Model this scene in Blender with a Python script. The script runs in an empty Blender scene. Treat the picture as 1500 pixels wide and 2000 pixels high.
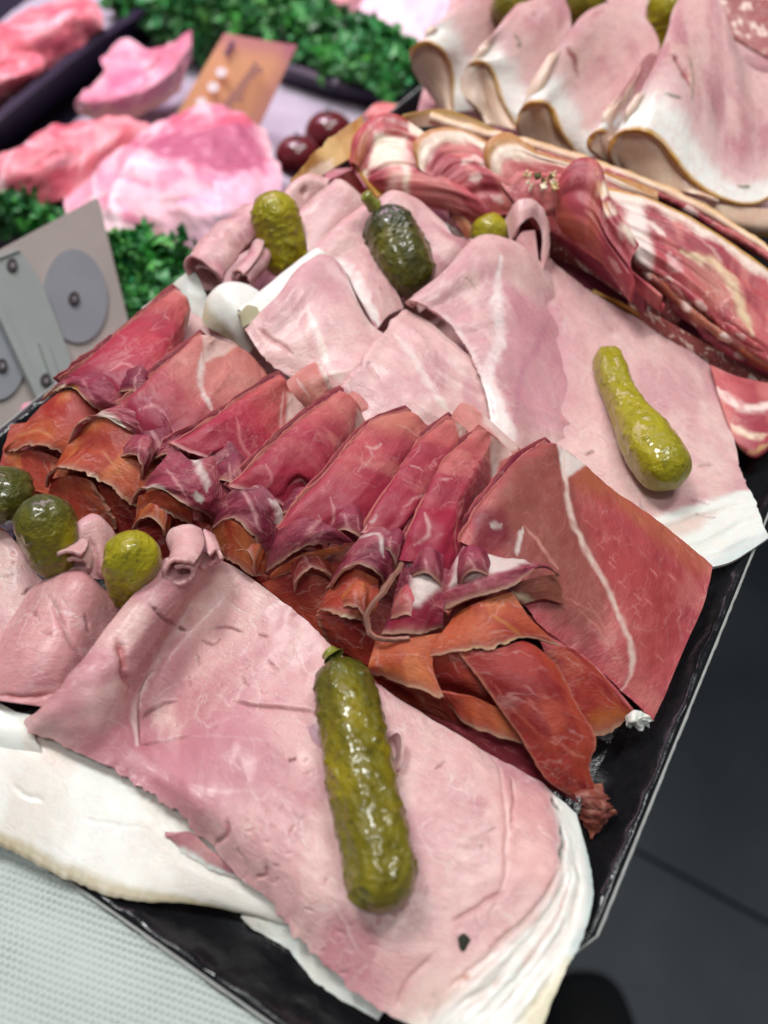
import bpy, bmesh, math, random
import numpy as np
from mathutils import Vector

# ------------------------------------------------------------------ camera, world, lights
scene = bpy.context.scene
H, PITCH, F = 240.0, math.radians(50), 1732.0      # camera height above the tray base (mm), pitch, focal length (px of a 1500x2000 frame)
cam_d = bpy.data.cameras.new('camera'); cam = bpy.data.objects.new('camera', cam_d)
scene.collection.objects.link(cam); scene.camera = cam
cam.location = (0, 0, H/1000); cam.rotation_euler = (math.pi/2-PITCH, 0, 0)
cam_d.sensor_fit = 'VERTICAL'; cam_d.sensor_height = 36; cam_d.lens = F/2000*36
cam_d.clip_start = .01; cam_d.clip_end = 20
cam_d.dof.use_dof = True; cam_d.dof.focus_distance = .272; cam_d.dof.aperture_fstop = 7.2

w = bpy.data.worlds.new('World'); scene.world = w; w.use_nodes = True
w.node_tree.nodes['Background'].inputs[0].default_value = (.92, .96, 1, 1)
w.node_tree.nodes['Background'].inputs[1].default_value = .15

def area(name, loc, target, sx, sy, power, col, spread=180):
    l = bpy.data.lights.new(name, 'AREA'); l.shape = 'RECTANGLE'; l.size = sx; l.size_y = sy
    l.energy = power; l.color = col; l.spread = math.radians(spread)
    o = bpy.data.objects.new(name, l); scene.collection.objects.link(o); o.location = loc
    o.rotation_euler = (Vector(target)-Vector(loc)).to_track_quat('-Z', 'Y').to_euler()
    return o
area('ceiling_lamp', (-.55, .75, 1.75), (0, .2, 0), .42, .42, 20.5, (.99, 1, .985))
area('ceiling_lamp', (.45, .55, 1.8), (0, .2, 0), .18, .8, 12.5, (.99, 1, .99))
area('ceiling_lamp', (.0, -.35, 1.9), (0, .2, 0), .6, .25, 9.5, (.99, 1, .985))
area('display_case_lamp', (-.26, .80, .55), (-.22, .62, -.06), .55, .16, 1.15, (1, .62, .88), 100)

vs = scene.view_settings
scene.display_settings.display_device = 'sRGB'
vs.view_transform = 'Standard'; vs.look = 'None'; vs.exposure = .06; vs.gamma = 1; vs.use_curve_mapping = False
scene.cycles.use_denoising = True
scene.cycles.use_adaptive_sampling = True; scene.cycles.adaptive_threshold = .02
scene.cycles.max_bounces = 7; scene.cycles.diffuse_bounces = 4
scene.cycles.sample_clamp_indirect = 4

# ------------------------------------------------------------------ helpers
FW = np.array([0, math.cos(PITCH), -math.sin(PITCH)]); UP = np.array([0, math.sin(PITCH), math.cos(PITCH)])
EYE = np.array([0, 0, H])
def ray(x, y): return np.array([(x-750)/F, 0, 0]) + UP*(1000-y)/F + FW
def at(x, y, h=0):                       # a photo position and a height over the tray base (mm) -> a point of the place (mm)
    d = ray(x, y); return EYE + d*((h-H)/d[2])
def at_plane(x, y, p0, n):
    d = ray(x, y); return EYE + d*(np.dot(p0-EYE, n)/np.dot(d, n))
def proj(P):
    q = P-EYE; z = q@FW
    return np.stack([750+F*q[..., 0]/z, 1000-F*(q@UP)/z], -1), z
def lin(c):
    c = np.asarray(c, float)/255
    return np.where(c <= .04045, c/12.92, ((c+.055)/1.055)**2.4)
def L4(c): return tuple(lin(c))+(1,)

def _h(ix, iy, s):
    n = (ix.astype(np.int64)*374761393 + iy.astype(np.int64)*668265263 + s*1442695041) & 0x7fffffff
    n = ((n ^ (n >> 13))*1274126177) & 0x7fffffff
    n = ((n ^ (n >> 15))*60493 + 1376312589) & 0x7fffffff
    return ((n ^ (n >> 16)) & 0xffffff)/float(0xffffff)
def vnoise(x, y, s=0):
    x = np.asarray(x, float); y = np.asarray(y, float)
    ix = np.floor(x); iy = np.floor(y); fx = x-ix; fy = y-iy
    fx = fx*fx*fx*(fx*(fx*6-15)+10); fy = fy*fy*fy*(fy*(fy*6-15)+10)
    a = _h(ix, iy, s); b = _h(ix+1, iy, s); c = _h(ix, iy+1, s); d = _h(ix+1, iy+1, s)
    return (a*(1-fx)+b*fx)*(1-fy)+(c*(1-fx)+d*fx)*fy
def fbm(x, y, s=0, o=4):
    t = 0; a = .5; tot = 0
    for k in range(o):
        t = t+a*vnoise(x*2**k+k*17.3, y*2**k-k*9.1, s+k*7); tot += a; a *= .5
    return t/tot*2-1
def sm(a, b, x):
    t = np.clip((x-a)/(b-a), 0, 1); return t*t*(3-2*t)

def spline(P, n):                        # (k,3) control points -> n points, smooth, even by arc length
    P = np.asarray(P, float)
    if len(P) == 1: return np.repeat(P, n, 0)
    k = herm(P, 24*len(P))
    d = np.r_[0, np.cumsum(np.linalg.norm(np.diff(k, axis=0), axis=1))]
    t = np.linspace(0, d[-1], n)
    return np.stack([np.interp(t, d, k[:, i]) for i in range(P.shape[1])], 1)
def herm(P, n, knots=None):              # cubic interpolation along axis 0 of (k, ...)
    P = np.asarray(P, float); k = len(P)
    if knots is None:
        d = np.linalg.norm(np.diff(P, axis=0), axis=-1)
        d = d.reshape(k-1, -1).mean(1)
        knots = np.r_[0, np.cumsum(np.maximum(d, 1e-3))]
    T = knots; sh = (-1,)+(1,)*(P.ndim-1)
    dP = np.diff(P, axis=0)/np.diff(T).reshape(sh)
    m = np.empty_like(P); m[0] = dP[0]; m[-1] = dP[-1]
    if k > 2:
        w0 = np.diff(T)[1:].reshape(sh); w1 = np.diff(T)[:-1].reshape(sh)
        m[1:-1] = (dP[:-1]*w0+dP[1:]*w1)/(w0+w1)
    t = np.linspace(0, T[-1], n); i = np.clip(np.searchsorted(T, t, 'right')-1, 0, k-2)
    hh = (T[i+1]-T[i]); u = ((t-T[i])/hh).reshape(sh); hh = hh.reshape(sh)
    return (2*u**3-3*u**2+1)*P[i]+(u**3-2*u**2+u)*hh*m[i]+(-2*u**3+3*u**2)*P[i+1]+(u**3-u**2)*hh*m[i+1]

COL = scene.collection
def tag(o, label=None, cat=None, group=None, kind=None):
    for k, v in (('label', label), ('category', cat), ('group', group), ('kind', kind)):
        if v: o[k] = v
    return o
def empty(name, loc_mm, label, cat, group=None):
    o = bpy.data.objects.new(name, None); COL.objects.link(o); o.location = Vector(loc_mm)/1000
    o.empty_display_size = .01
    return tag(o, label, cat, group)
def link(name, verts_mm, faces, mat, parent=None, col=None, flat=None, smooth=True):
    V = np.asarray(verts_mm, float)/1000
    if parent is not None: org = np.array(parent['org']) if 'org' in parent else np.array(parent.location)
    else: org = V.mean(0); org[2] = V[:, 2].min()
    V = V-org
    me = bpy.data.meshes.new(name)
    if isinstance(faces, np.ndarray):
        nf, k = faces.shape
        me.vertices.add(len(V)); me.vertices.foreach_set('co', V.ravel())
        me.loops.add(nf*k); me.loops.foreach_set('vertex_index', faces.ravel().astype(np.int32))
        me.polygons.add(nf); me.polygons.foreach_set('loop_start', np.arange(0, nf*k, k, dtype=np.int32))
        me.update(calc_edges=True)
    else:
        me.from_pydata(V.tolist(), [], faces)
    me.polygons.foreach_set('use_smooth', np.full(len(me.polygons), smooth, bool))
    if col is not None:
        a = me.attributes.new('Col', 'FLOAT_COLOR', 'POINT')
        c = np.ones((len(V), 4)); c[:, :col.shape[1]] = col; a.data.foreach_set('color', c.ravel())
    if flat is not None:
        a = me.attributes.new('flat', 'FLOAT_VECTOR', 'POINT')
        c = np.zeros((len(V), 3)); c[:, :flat.shape[1]] = flat; a.data.foreach_set('vector', c.ravel())
    me.materials.append(mat); me.validate(); me.update()
    o = bpy.data.objects.new(name, me); COL.objects.link(o)
    if parent is None: o.location = org
    else: o.parent = parent
    o['org'] = [float(x) for x in org]
    return o

# ------------------------------------------------------------------ materials
def newmat(name):
    m = bpy.data.materials.new(name); m.use_nodes = True
    nt = m.node_tree; b = nt.nodes['Principled BSDF']
    return m, nt, b
def nd(nt, t, **kw):
    n = nt.nodes.new(t)
    for k, v in kw.items():
        if k in n.inputs: n.inputs[k].default_value = v
        else: setattr(n, k, v)
    return n
def mixc(nt, fac, a, b, mode='MIX'):
    n = nt.nodes.new('ShaderNodeMix'); n.data_type = 'RGBA'; n.blend_type = mode
    for s, v in ((0, fac), (6, a), (7, b)):
        if isinstance(v, (int, float)): n.inputs[s].default_value = v
        elif isinstance(v, (tuple, list)): n.inputs[s].default_value = v
        else: nt.links.new(v, n.inputs[s])
    return n.outputs[2]
def ramp(nt, src, pts):
    n = nt.nodes.new('ShaderNodeMapRange'); n.interpolation_type = 'SMOOTHSTEP'
    n.inputs[1].default_value, n.inputs[2].default_value, n.inputs[3].default_value, n.inputs[4].default_value = pts
    nt.links.new(src, n.inputs[0]); return n.outputs[0]
def math_(nt, op, a, b=None):
    n = nt.nodes.new('ShaderNodeMath'); n.operation = op
    for i, v in enumerate((a, b)):
        if v is None: continue
        if isinstance(v, (int, float)): n.inputs[i].default_value = v
        else: nt.links.new(v, n.inputs[i])
    return n.outputs[0]
def noise(nt, vec, scale, detail=4, rough=.55, dist=0):
    n = nd(nt, 'ShaderNodeTexNoise', Scale=scale, Detail=detail, Roughness=rough, Distortion=dist)
    nt.links.new(vec, n.inputs['Vector']); return n.outputs[0]
def bump(nt, b, height, strength, dist):
    n = nd(nt, 'ShaderNodeBump', Strength=strength, Distance=dist)
    nt.links.new(height, n.inputs['Height']); nt.links.new(n.outputs[0], b.inputs['Normal']); return n

def meat_mat(name, veins=.5, vein_col=(232, 190, 182), vscale=.11, stretch=2.2, grain=.12, rough=.42, sss=.25, rad=(1, .35, .25),
             bumpd=.00035, bscale=.9, spec=.5, coat=0, translu=0, net=0, fibres=0):
    m, nt, b = newmat(name)
    at_ = nd(nt, 'ShaderNodeAttribute', attribute_name='Col'); fl = nd(nt, 'ShaderNodeAttribute', attribute_name='flat')
    mp = nd(nt, 'ShaderNodeMapping'); mp.inputs['Scale'].default_value = (1, stretch, 1)
    nt.links.new(fl.outputs['Vector'], mp.inputs[0]); v = mp.outputs[0]
    # thin fat veins: narrow bands of two warped noises
    n1 = noise(nt, v, vscale, 3, .5, .6); r1 = math_(nt, 'ABSOLUTE', math_(nt, 'SUBTRACT', n1, .5))
    n2 = noise(nt, v, vscale*2.6, 3, .55, .8); r2 = math_(nt, 'ABSOLUTE', math_(nt, 'SUBTRACT', n2, .47))
    gate = ramp(nt, noise(nt, fl.outputs['Vector'], .045, 2), (.46, .66, 0, 1))
    m1 = ramp(nt, r1, (.0, .020, 1, 0)); m2 = math_(nt, 'MULTIPLY', ramp(nt, r2, (.0, .030, .7, 0)), gate)
    mk = math_(nt, 'MULTIPLY', math_(nt, 'MAXIMUM', math_(nt, 'MULTIPLY', m1, gate), m2), veins)
    mk = math_(nt, 'MULTIPLY', mk, at_.outputs['Alpha'])
    c = mixc(nt, mk, at_.outputs['Color'], L4(vein_col))
    if net:                                                          # muscle bundles: pale seams between warped cells
        wv = nd(nt, 'ShaderNodeTexNoise', Scale=.12, Detail=3.0); nt.links.new(fl.outputs['Vector'], wv.inputs['Vector'])
        vm = nt.nodes.new('ShaderNodeVectorMath'); vm.operation = 'MULTIPLY_ADD'; vm.inputs[1].default_value = (9, 9, 0)
        nt.links.new(wv.outputs['Color'], vm.inputs[0]); nt.links.new(fl.outputs['Vector'], vm.inputs[2])
        def seams(sc, wdt):
            vo = nd(nt, 'ShaderNodeTexVoronoi', Scale=sc); vo.feature = 'DISTANCE_TO_EDGE'; nt.links.new(vm.outputs[0], vo.inputs['Vector'])
            return ramp(nt, vo.outputs['Distance'], (.0, wdt, 1, 0))
        gate2 = ramp(nt, noise(nt, fl.outputs['Vector'], .08, 3), (.42, .62, 0, 1))
        sm_ = math_(nt, 'MULTIPLY', math_(nt, 'MAXIMUM', seams(.085, .05), math_(nt, 'MULTIPLY', seams(.26, .06), .6)), math_(nt, 'MULTIPLY', gate2, net))
        sm_ = math_(nt, 'MULTIPLY', sm_, at_.outputs['Alpha'])
        c = mixc(nt, sm_, c, L4((238, 210, 204)))
        blot = ramp(nt, noise(nt, fl.outputs['Vector'], .16, 5, .65, .4), (.38, .7, 0, .3))
        c = mixc(nt, math_(nt, 'MULTIPLY', blot, at_.outputs['Alpha']), c, L4((200, 134, 142)))
        pit = ramp(nt, noise(nt, mp.outputs[0], .75, 3, .5), (.24, .30, .4, 0))
        pit = math_(nt, 'MULTIPLY', pit, at_.outputs['Alpha'])
        c = mixc(nt, pit, c, L4((162, 96, 100)))
    if fibres:                                                       # long thin sinews and pale specks painted as dusty spots and fine highlights
        wv = nd(nt, 'ShaderNodeTexNoise', Scale=.09, Detail=4.0); nt.links.new(fl.outputs['Vector'], wv.inputs['Vector'])
        vm = nt.nodes.new('ShaderNodeVectorMath'); vm.operation = 'MULTIPLY_ADD'; vm.inputs[1].default_value = (16, 16, 0)
        nt.links.new(wv.outputs['Color'], vm.inputs[0]); nt.links.new(fl.outputs['Vector'], vm.inputs[2])
        mq = nd(nt, 'ShaderNodeMapping'); mq.inputs['Scale'].default_value = (.055, .15, 1); mq.inputs['Rotation'].default_value = (0, 0, .5); nt.links.new(vm.outputs[0], mq.inputs[0])
        vo = nd(nt, 'ShaderNodeTexVoronoi', Scale=1.0); vo.feature = 'DISTANCE_TO_EDGE'; nt.links.new(mq.outputs[0], vo.inputs['Vector'])
        sn = math_(nt, 'MULTIPLY', ramp(nt, vo.outputs['Distance'], (0, .045, 1, 0)), ramp(nt, noise(nt, fl.outputs['Vector'], .11, 3), (.4, .62, 0, fibres)))
        sn = math_(nt, 'MULTIPLY', sn, at_.outputs['Alpha'])
        c = mixc(nt, sn, c, L4((230, 172, 164)))
        sp_ = ramp(nt, noise(nt, fl.outputs['Vector'], 1.7, 2, .5), (.70, .76, 0, .35)); c = mixc(nt, math_(nt, 'MULTIPLY', sp_, at_.outputs['Alpha']), c, L4((226, 176, 164)))
        dk = ramp(nt, noise(nt, mp.outputs[0], .14, 5, .65, .5), (.48, .78, 0, .25)); c = mixc(nt, math_(nt, 'MULTIPLY', dk, at_.outputs['Alpha']), c, L4((112, 34, 44)))
    # fibre grain
    mp2 = nd(nt, 'ShaderNodeMapping'); mp2.inputs['Scale'].default_value = (.35, 1.5, 1); mp2.inputs['Rotation'].default_value = (0, 0, .4)
    nt.links.new(fl.outputs['Vector'], mp2.inputs[0])
    g1 = noise(nt, mp2.outputs[0], 1.1, 5, .65); g2 = noise(nt, fl.outputs['Vector'], 2.4, 3, .6)
    gg = math_(nt, 'ADD', math_(nt, 'MULTIPLY', g1, .6), math_(nt, 'MULTIPLY', g2, .4))
    gv = ramp(nt, gg, (.3, .7, 1-grain, 1+grain))
    lean = math_(nt, 'ADD', math_(nt, 'MULTIPLY', at_.outputs['Alpha'], .75), .25)
    gv = math_(nt, 'ADD', math_(nt, 'MULTIPLY', math_(nt, 'SUBTRACT', gv, 1), lean), 1)
    hs = nt.nodes.new('ShaderNodeHueSaturation'); nt.links.new(c, hs.inputs['Color']); nt.links.new(gv, hs.inputs['Value'])
    nt.links.new(hs.outputs[0], b.inputs['Base Color'])
    nt.links.new(ramp(nt, noise(nt, fl.outputs['Vector'], .35, 4, .6), (.3, .7, rough-.12, rough+.14)), b.inputs['Roughness'])
    b.inputs['Specular IOR Level'].default_value = spec
    b.inputs['Subsurface Weight'].default_value = sss; b.inputs['Subsurface Radius'].default_value = rad; b.inputs['Subsurface Scale'].default_value = .0022
    b.inputs['Coat Weight'].default_value = coat; b.inputs['Coat Roughness'].default_value = .22
    hb = math_(nt, 'ADD', math_(nt, 'MULTIPLY', g1, .7), noise(nt, fl.outputs['Vector'], bscale, 5, .65))
    bump(nt, b, math_(nt, 'MULTIPLY', hb, lean), .55, bumpd)
    if net:                                                          # grooves between bundles, flaky patches
        fk = ramp(nt, noise(nt, fl.outputs['Vector'], .055, 2), (.46, .6, 0, 1))
        flk = math_(nt, 'MULTIPLY', ramp(nt, noise(nt, mp2.outputs[0], .42, 4, .6, .8), (.42, .5, 0, 1)), fk)
        gro = math_(nt, 'SUBTRACT', math_(nt, 'MULTIPLY', flk, .5), math_(nt, 'MULTIPLY', seams(.26, .05), math_(nt, 'MULTIPLY', gate2, .45)))
        hb2 = math_(nt, 'MULTIPLY', math_(nt, 'ADD', hb, gro), lean)
        bn = [n_ for n_ in nt.nodes if n_.type == 'BUMP'][0]; nt.links.new(hb2, bn.inputs['Height'])
    if translu:
        tr = nd(nt, 'ShaderNodeBsdfTranslucent'); nt.links.new(hs.outputs[0], tr.inputs[0])
        mx = nd(nt, 'ShaderNodeMixShader'); mx.inputs[0].default_value = translu
        out = nt.nodes['Material Output']
        nt.links.new(b.outputs[0], mx.inputs[1]); nt.links.new(tr.outputs[0], mx.inputs[2]); nt.links.new(mx.outputs[0], out.inputs[0])
    return m
M = {}
M['ham'] = meat_mat('cooked_ham', veins=.22, vein_col=(238, 205, 198), vscale=.05, stretch=1.3, grain=.085, rough=.31, sss=.25, bumpd=.00042, bscale=.8, spec=.5, net=.62, translu=.13, coat=.2)
M['cured'] = meat_mat('cured_ham', veins=.48, vein_col=(222, 156, 146), vscale=.085, stretch=2.4, grain=.17, rough=.40, sss=.12, rad=(1, .3, .2), bumpd=.0006, bscale=.9, spec=.45, translu=.24, fibres=.42)
M['coppa'] = meat_mat('cured_neck', veins=.55, vein_col=(228, 190, 176), vscale=.06, stretch=1.6, grain=.1, rough=.4, sss=.15, bumpd=.0003, spec=.45)
M['raw'] = meat_mat('raw_pork', veins=.4, vein_col=(240, 205, 205), vscale=.03, stretch=1.5, grain=.06, rough=.35, sss=.15, bumpd=.0005, spec=.5)
M['crust'] = meat_mat('dry_rind', veins=0, grain=.3, rough=.7, sss=.08, bumpd=.0008, bscale=1.6, spec=.3)

def simple(name, col, rough=.5, spec=.5, metal=0, nscale=0, namt=.15, bd=0, bs=200, coat=0):
    m, nt, b = newmat(name)
    b.inputs['Base Color'].default_value = L4(col); b.inputs['Roughness'].default_value = rough
    b.inputs['Specular IOR Level'].default_value = spec; b.inputs['Metallic'].default_value = metal; b.inputs['Coat Weight'].default_value = coat
    tc = nd(nt, 'ShaderNodeTexCoord')
    if nscale:
        n = noise(nt, tc.outputs['Object'], nscale, 5, .6)
        hs = nt.nodes.new('ShaderNodeHueSaturation'); hs.inputs['Color'].default_value = L4(col)
        nt.links.new(ramp(nt, n, (.3, .7, 1-namt, 1+namt)), hs.inputs['Value']); nt.links.new(hs.outputs[0], b.inputs['Base Color'])
    if bd: bump(nt, b, noise(nt, tc.outputs['Object'], bs, 5, .6), .6, bd)
    return m

# gherkin skin
def gherkin_mat():
    m, nt, b = newmat('pickled_gherkin')
    a = nd(nt, 'ShaderNodeAttribute', attribute_name='Col'); tc = nd(nt, 'ShaderNodeTexCoord')
    n = noise(nt, tc.outputs['Object'], 260, 4, .6)
    c = mixc(nt, ramp(nt, n, (.52, .75, 0, .16)), a.outputs['Color'], L4((164, 152, 44)))
    sp = nd(nt, 'ShaderNodeTexVoronoi', Scale=330); nt.links.new(tc.outputs['Object'], sp.inputs['Vector'])
    c = mixc(nt, ramp(nt, sp.outputs['Distance'], (.08, .2, .5, 0)), c, L4((52, 56, 16)))
    nt.links.new(c, b.inputs['Base Color'])
    b.inputs['Roughness'].default_value = .34; b.inputs['Coat Weight'].default_value = .62; b.inputs['Coat Roughness'].default_value = .055; b.inputs['Specular IOR Level'].default_value = .3
    b.inputs['Subsurface Weight'].default_value = .22; b.inputs['Subsurface Radius'].default_value = (.8, .9, .2); b.inputs['Subsurface Scale'].default_value = .003
    bump(nt, b, math_(nt, 'ADD', noise(nt, tc.outputs['Object'], 480, 3, .6), noise(nt, tc.outputs['Object'], 220, 3, .5)), .7, .0013)
    return m
M['gherkin'] = gherkin_mat()

# salami: fat grains in lean
def salami_mat():
    m, nt, b = newmat('salami')
    fl = nd(nt, 'ShaderNodeAttribute', attribute_name='flat')
    n = noise(nt, fl.outputs['Vector'], .17, 4, .6, .5)
    n2 = noise(nt, fl.outputs['Vector'], .5, 4, .6, .5)
    f = math_(nt, 'MAXIMUM', ramp(nt, n, (.55, .6, 0, 1)), ramp(nt, n2, (.6, .66, 0, .8)))
    lean = mixc(nt, noise(nt, fl.outputs['Vector'], .4, 3), L4((128, 56, 56)), L4((176, 96, 92)))
    c = mixc(nt, f, lean, L4((232, 205, 192)))
    nt.links.new(c, b.inputs['Base Color']); b.inputs['Roughness'].default_value = .42
    b.inputs['Subsurface Weight'].default_value = .12; b.inputs['Subsurface Radius'].default_value = (1, .35, .25); b.inputs['Subsurface Scale'].default_value = .0015
    bump(nt, b, n2, .4, .0004)
    return m
M['salami'] = salami_mat()

# glossy black board
def board_mat():
    m, nt, b = newmat('black_laminated_board')
    tc = nd(nt, 'ShaderNodeTexCoord')
    n = noise(nt, tc.outputs['Object'], 70, 5, .6, .4); n2 = noise(nt, tc.outputs['Object'], 420, 3, .6)
    b.inputs['Base Color'].default_value = (.006, .0065, .008, 1)
    nt.links.new(ramp(nt, n, (.35, .7, .12, .34)), b.inputs['Roughness'])
    b.inputs['Specular IOR Level'].default_value = .36
    bump(nt, b, math_(nt, 'ADD', n, math_(nt, 'MULTIPLY', n2, .35)), .35, .0010)
    return m
M['board'] = board_mat()
M['board_core'] = simple('cut_board_edge', (150, 152, 148), .7, .3, nscale=300, namt=.12)
M['paper'] = simple('embossed_white_paper', (182, 189, 185), .62, .35, nscale=25, namt=.035, bd=.00012, bs=900)
M['floor_tile'] = simple('grey_floor_tile', (74, 81, 88), .55, .35, nscale=7, namt=.16, bd=.0006, bs=60)
M['grout'] = simple('floor_grout', (34, 37, 40), .8, .2)
M['shoe'] = simple('black_shoe', (14, 15, 17), .45, .4, bd=.0004, bs=120)
M['counter'] = simple('dark_counter', (30, 30, 34), .5, .4, nscale=20)
M['case'] = simple('violet_black_plastic', (38, 30, 52), .38, .5, nscale=9)
M['liner'] = simple('white_liner', (176, 170, 182), .6, .3, nscale=20, namt=.06)
M['tan_plate'] = simple('tan_grey_plate', (150, 141, 135), .38, .4, nscale=18, namt=.10, bd=.0002, bs=60)
M['disc'] = simple('grey_disc', (124, 127, 131), .36, .4, nscale=30, namt=.06)
M['bar'] = simple('grey_green_bar', (134, 140, 136), .4, .5, nscale=25, namt=.07)
M['rivet'] = simple('dark_rivet', (52, 44, 46), .35, .5)
M['steel'] = simple('rivet_pin', (205, 196, 200), .22, .5, metal=.9)
M['ink'] = simple('dark_ink', (112, 74, 104), .6, .3)
M['white_dot'] = simple('white_print', (246, 236, 236), .6, .3)
M['parsley'] = None
def leaf_mat():
    m, nt, b = newmat('curly_parsley')
    a = nd(nt, 'ShaderNodeAttribute', attribute_name='Col')
    nt.links.new(a.outputs['Color'], b.inputs['Base Color']); b.inputs['Roughness'].default_value = .42
    b.inputs['Specular IOR Level'].default_value = .5
    return m
M['parsley'] = leaf_mat()
def card_mat():
    m, nt, b = newmat('orange_card')
    a = nd(nt, 'ShaderNodeAttribute', attribute_name='Col'); nt.links.new(a.outputs['Color'], b.inputs['Base Color']); b.inputs['Roughness'].default_value = .5
    return m
M['card'] = card_mat()
def grape_mat():
    m, nt, b = newmat('dark_red_grape')
    b.inputs['Base Color'].default_value = L4((112, 30, 38)); b.inputs['Roughness'].default_value = .18; b.inputs['Coat Weight'].default_value = .5
    tc = nd(nt, 'ShaderNodeTexCoord'); n = noise(nt, tc.outputs['Object'], 60, 3)
    nt.links.new(mixc(nt, n, L4((70, 16, 26)), L4((116, 30, 36))), b.inputs['Base Color'])
    return m
M['grape'] = grape_mat()

# ------------------------------------------------------------------ sheets of meat
SEED = [0]
PAL = {
    'ham': [(224, 176, 174), (204, 144, 149), (231, 191, 185)],
    'hamd': [(212, 150, 153), (192, 122, 132), (222, 168, 166)],
    'hamo': [(228, 186, 182), (212, 160, 162), (234, 198, 191)],
    'fat':   [(238, 237, 229), (232, 226, 216), (242, 242, 236)],
    'cure': [(202, 92, 98), (174, 60, 78), (212, 124, 118)],
    'cured': [(158, 58, 82), (134, 46, 70), (176, 84, 96)],
    'curer': [(196, 58, 74), (174, 46, 66), (206, 92, 94)],
    'curep': [(214, 134, 126), (198, 106, 106), (220, 154, 140)],
    'oran':  [(200, 94, 58), (180, 66, 48), (212, 122, 70)],
    'oranr': [(170, 52, 44), (148, 38, 38), (186, 76, 52)],
    'brown': [(158, 92, 74), (146, 76, 66), (180, 100, 70)],
    'coppa': [(186, 84, 88), (158, 58, 70), (204, 118, 112)],
    'rind':  [(196, 146, 72), (172, 116, 52), (210, 168, 100)],
    'rawp': [(228, 160, 178), (214, 128, 152), (236, 194, 200)],
    'rawr': [(224, 122, 132), (204, 92, 110), (234, 164, 168)],
    'peach': [(238, 206, 180), (232, 192, 166), (242, 216, 194)],
}
WHITE = (241, 240, 233); CREAM = (236, 224, 196); TANR = (196, 166, 130); CRUST = (186, 142, 112)
def sheet(name, rows, kind='ham', pal='ham', parent=None, sp=.8, thick=1.3, roll={}, rag={}, strokes=(), polys=(), rims=(),
          wr=None, seed=None, nsc=22, mat=None, label=None, cat=None, group=None, pleat=None, flip=False, rot=False, edge_col=None, mult=None, under=None):
    wr = wr or ((1.0, 20) if kind == 'ham' else (.4, 9))
    SEED[0] += 1; s = SEED[0]*31 if seed is None else seed
    R3 = [np.array([at(*p) for p in r]) for r in rows]
    m = max(8, 3*max(len(r) for r in rows))
    G = np.stack([spline(r, m) for r in R3])                         # rows x m x 3
    def rolled(G, r, end):                                           # curl an edge row back underneath
        g = G if end == 0 else G[::-1]
        t = g[1]-g[0]; t /= np.linalg.norm(t, axis=-1, keepdims=True)+1e-9
        a = np.gradient(g[0], axis=0); a /= np.linalg.norm(a, axis=-1, keepdims=True)+1e-9
        n = np.cross(a, t); n /= np.linalg.norm(n, axis=-1, keepdims=True)+1e-9
        c = g[0].mean(0)
        if np.dot(n.mean(0), EYE-c) < 0: n = -n
        e = g[0]
        add = [e+t*r*1.0-n*r*2.1, e-t*r*.3-n*r*1.75, e-t*r*.72-n*r*.8]
        g = np.concatenate([np.stack(add), g]); return g if end == 0 else g[::-1]
    if 'v0' in roll: G = rolled(G, roll['v0'], 0)
    if 'v1' in roll: G = rolled(G, roll['v1'], 1)
    G = np.swapaxes(G, 0, 1)
    if 'u0' in roll: G = rolled(G, roll['u0'], 0)
    if 'u1' in roll: G = rolled(G, roll['u1'], 1)
    G = np.swapaxes(G, 0, 1)
    lv = np.linalg.norm(np.diff(G, axis=0), axis=-1).sum(0).max(); lu = np.linalg.norm(np.diff(G, axis=1), axis=-1).sum(1).max()
    nv = int(np.clip(lv/sp, 6, 430)); nu = int(np.clip(lu/sp, 6, 430))
    D = herm(G, nv); D = np.swapaxes(herm(np.swapaxes(D, 0, 1), nu), 0, 1)   # nv x nu x 3
    du = np.r_[0, np.cumsum(np.linalg.norm(np.diff(D, axis=1), axis=-1).mean(0))]
    dv = np.r_[0, np.cumsum(np.linalg.norm(np.diff(D, axis=0), axis=-1).mean(1))]
    U, V = np.meshgrid(du, dv); off = (s*13.7 % 997)
    if rot: fl = np.stack([V+off, U+off*.7], -1)
    else: fl = np.stack([U+off, V+off*.7], -1)
    tu = np.gradient(D, axis=1); tv = np.gradient(D, axis=0)
    N = np.cross(tu, tv); N /= np.linalg.norm(N, axis=-1, keepdims=True)+1e-9
    mid = N[nv//4:max(nv//4+1, 3*nv//4), nu//4:max(nu//4+1, 3*nu//4)].reshape(-1, 3).mean(0); cen = D.reshape(-1, 3).mean(0)
    sg = 1 if np.dot(mid, EYE-cen) > 0 else -1
    if flip: sg = -sg
    N = N*sg
    RO = {k_: 3.46*v_ for k_, v_ in roll.items()}
    # ragged cut edges
    for side, (amp, freq) in rag.items():
        d = {'u0': U, 'u1': du[-1]-U, 'v0': V, 'v1': dv[-1]-V}[side]; a = V if side[0] == 'u' else U
        t = tu if side[0] == 'u' else tv; t = t/(np.linalg.norm(t, axis=-1, keepdims=True)+1e-9)
        if side[1] == '0': t = -t
        q = fbm(a*freq*.3+off, a*0+s, s+5, 5)*1.3+fbm(a*freq*1.6+off, a*0+s, s+6, 4)*.8*sm(-.2, .4, fbm(a*freq*.2, a*0+2, s+7, 2))
        D = D + t*(amp*q*np.exp(-d/3.0))[..., None] + N*(amp*.5*fbm(a*freq*.7, a*0+3, s+9, 3)*np.exp(-d/4.0))[..., None]
    disp = wr[0]*fbm(fl[..., 0]/wr[1], fl[..., 1]/wr[1], s+2, 3)
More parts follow.
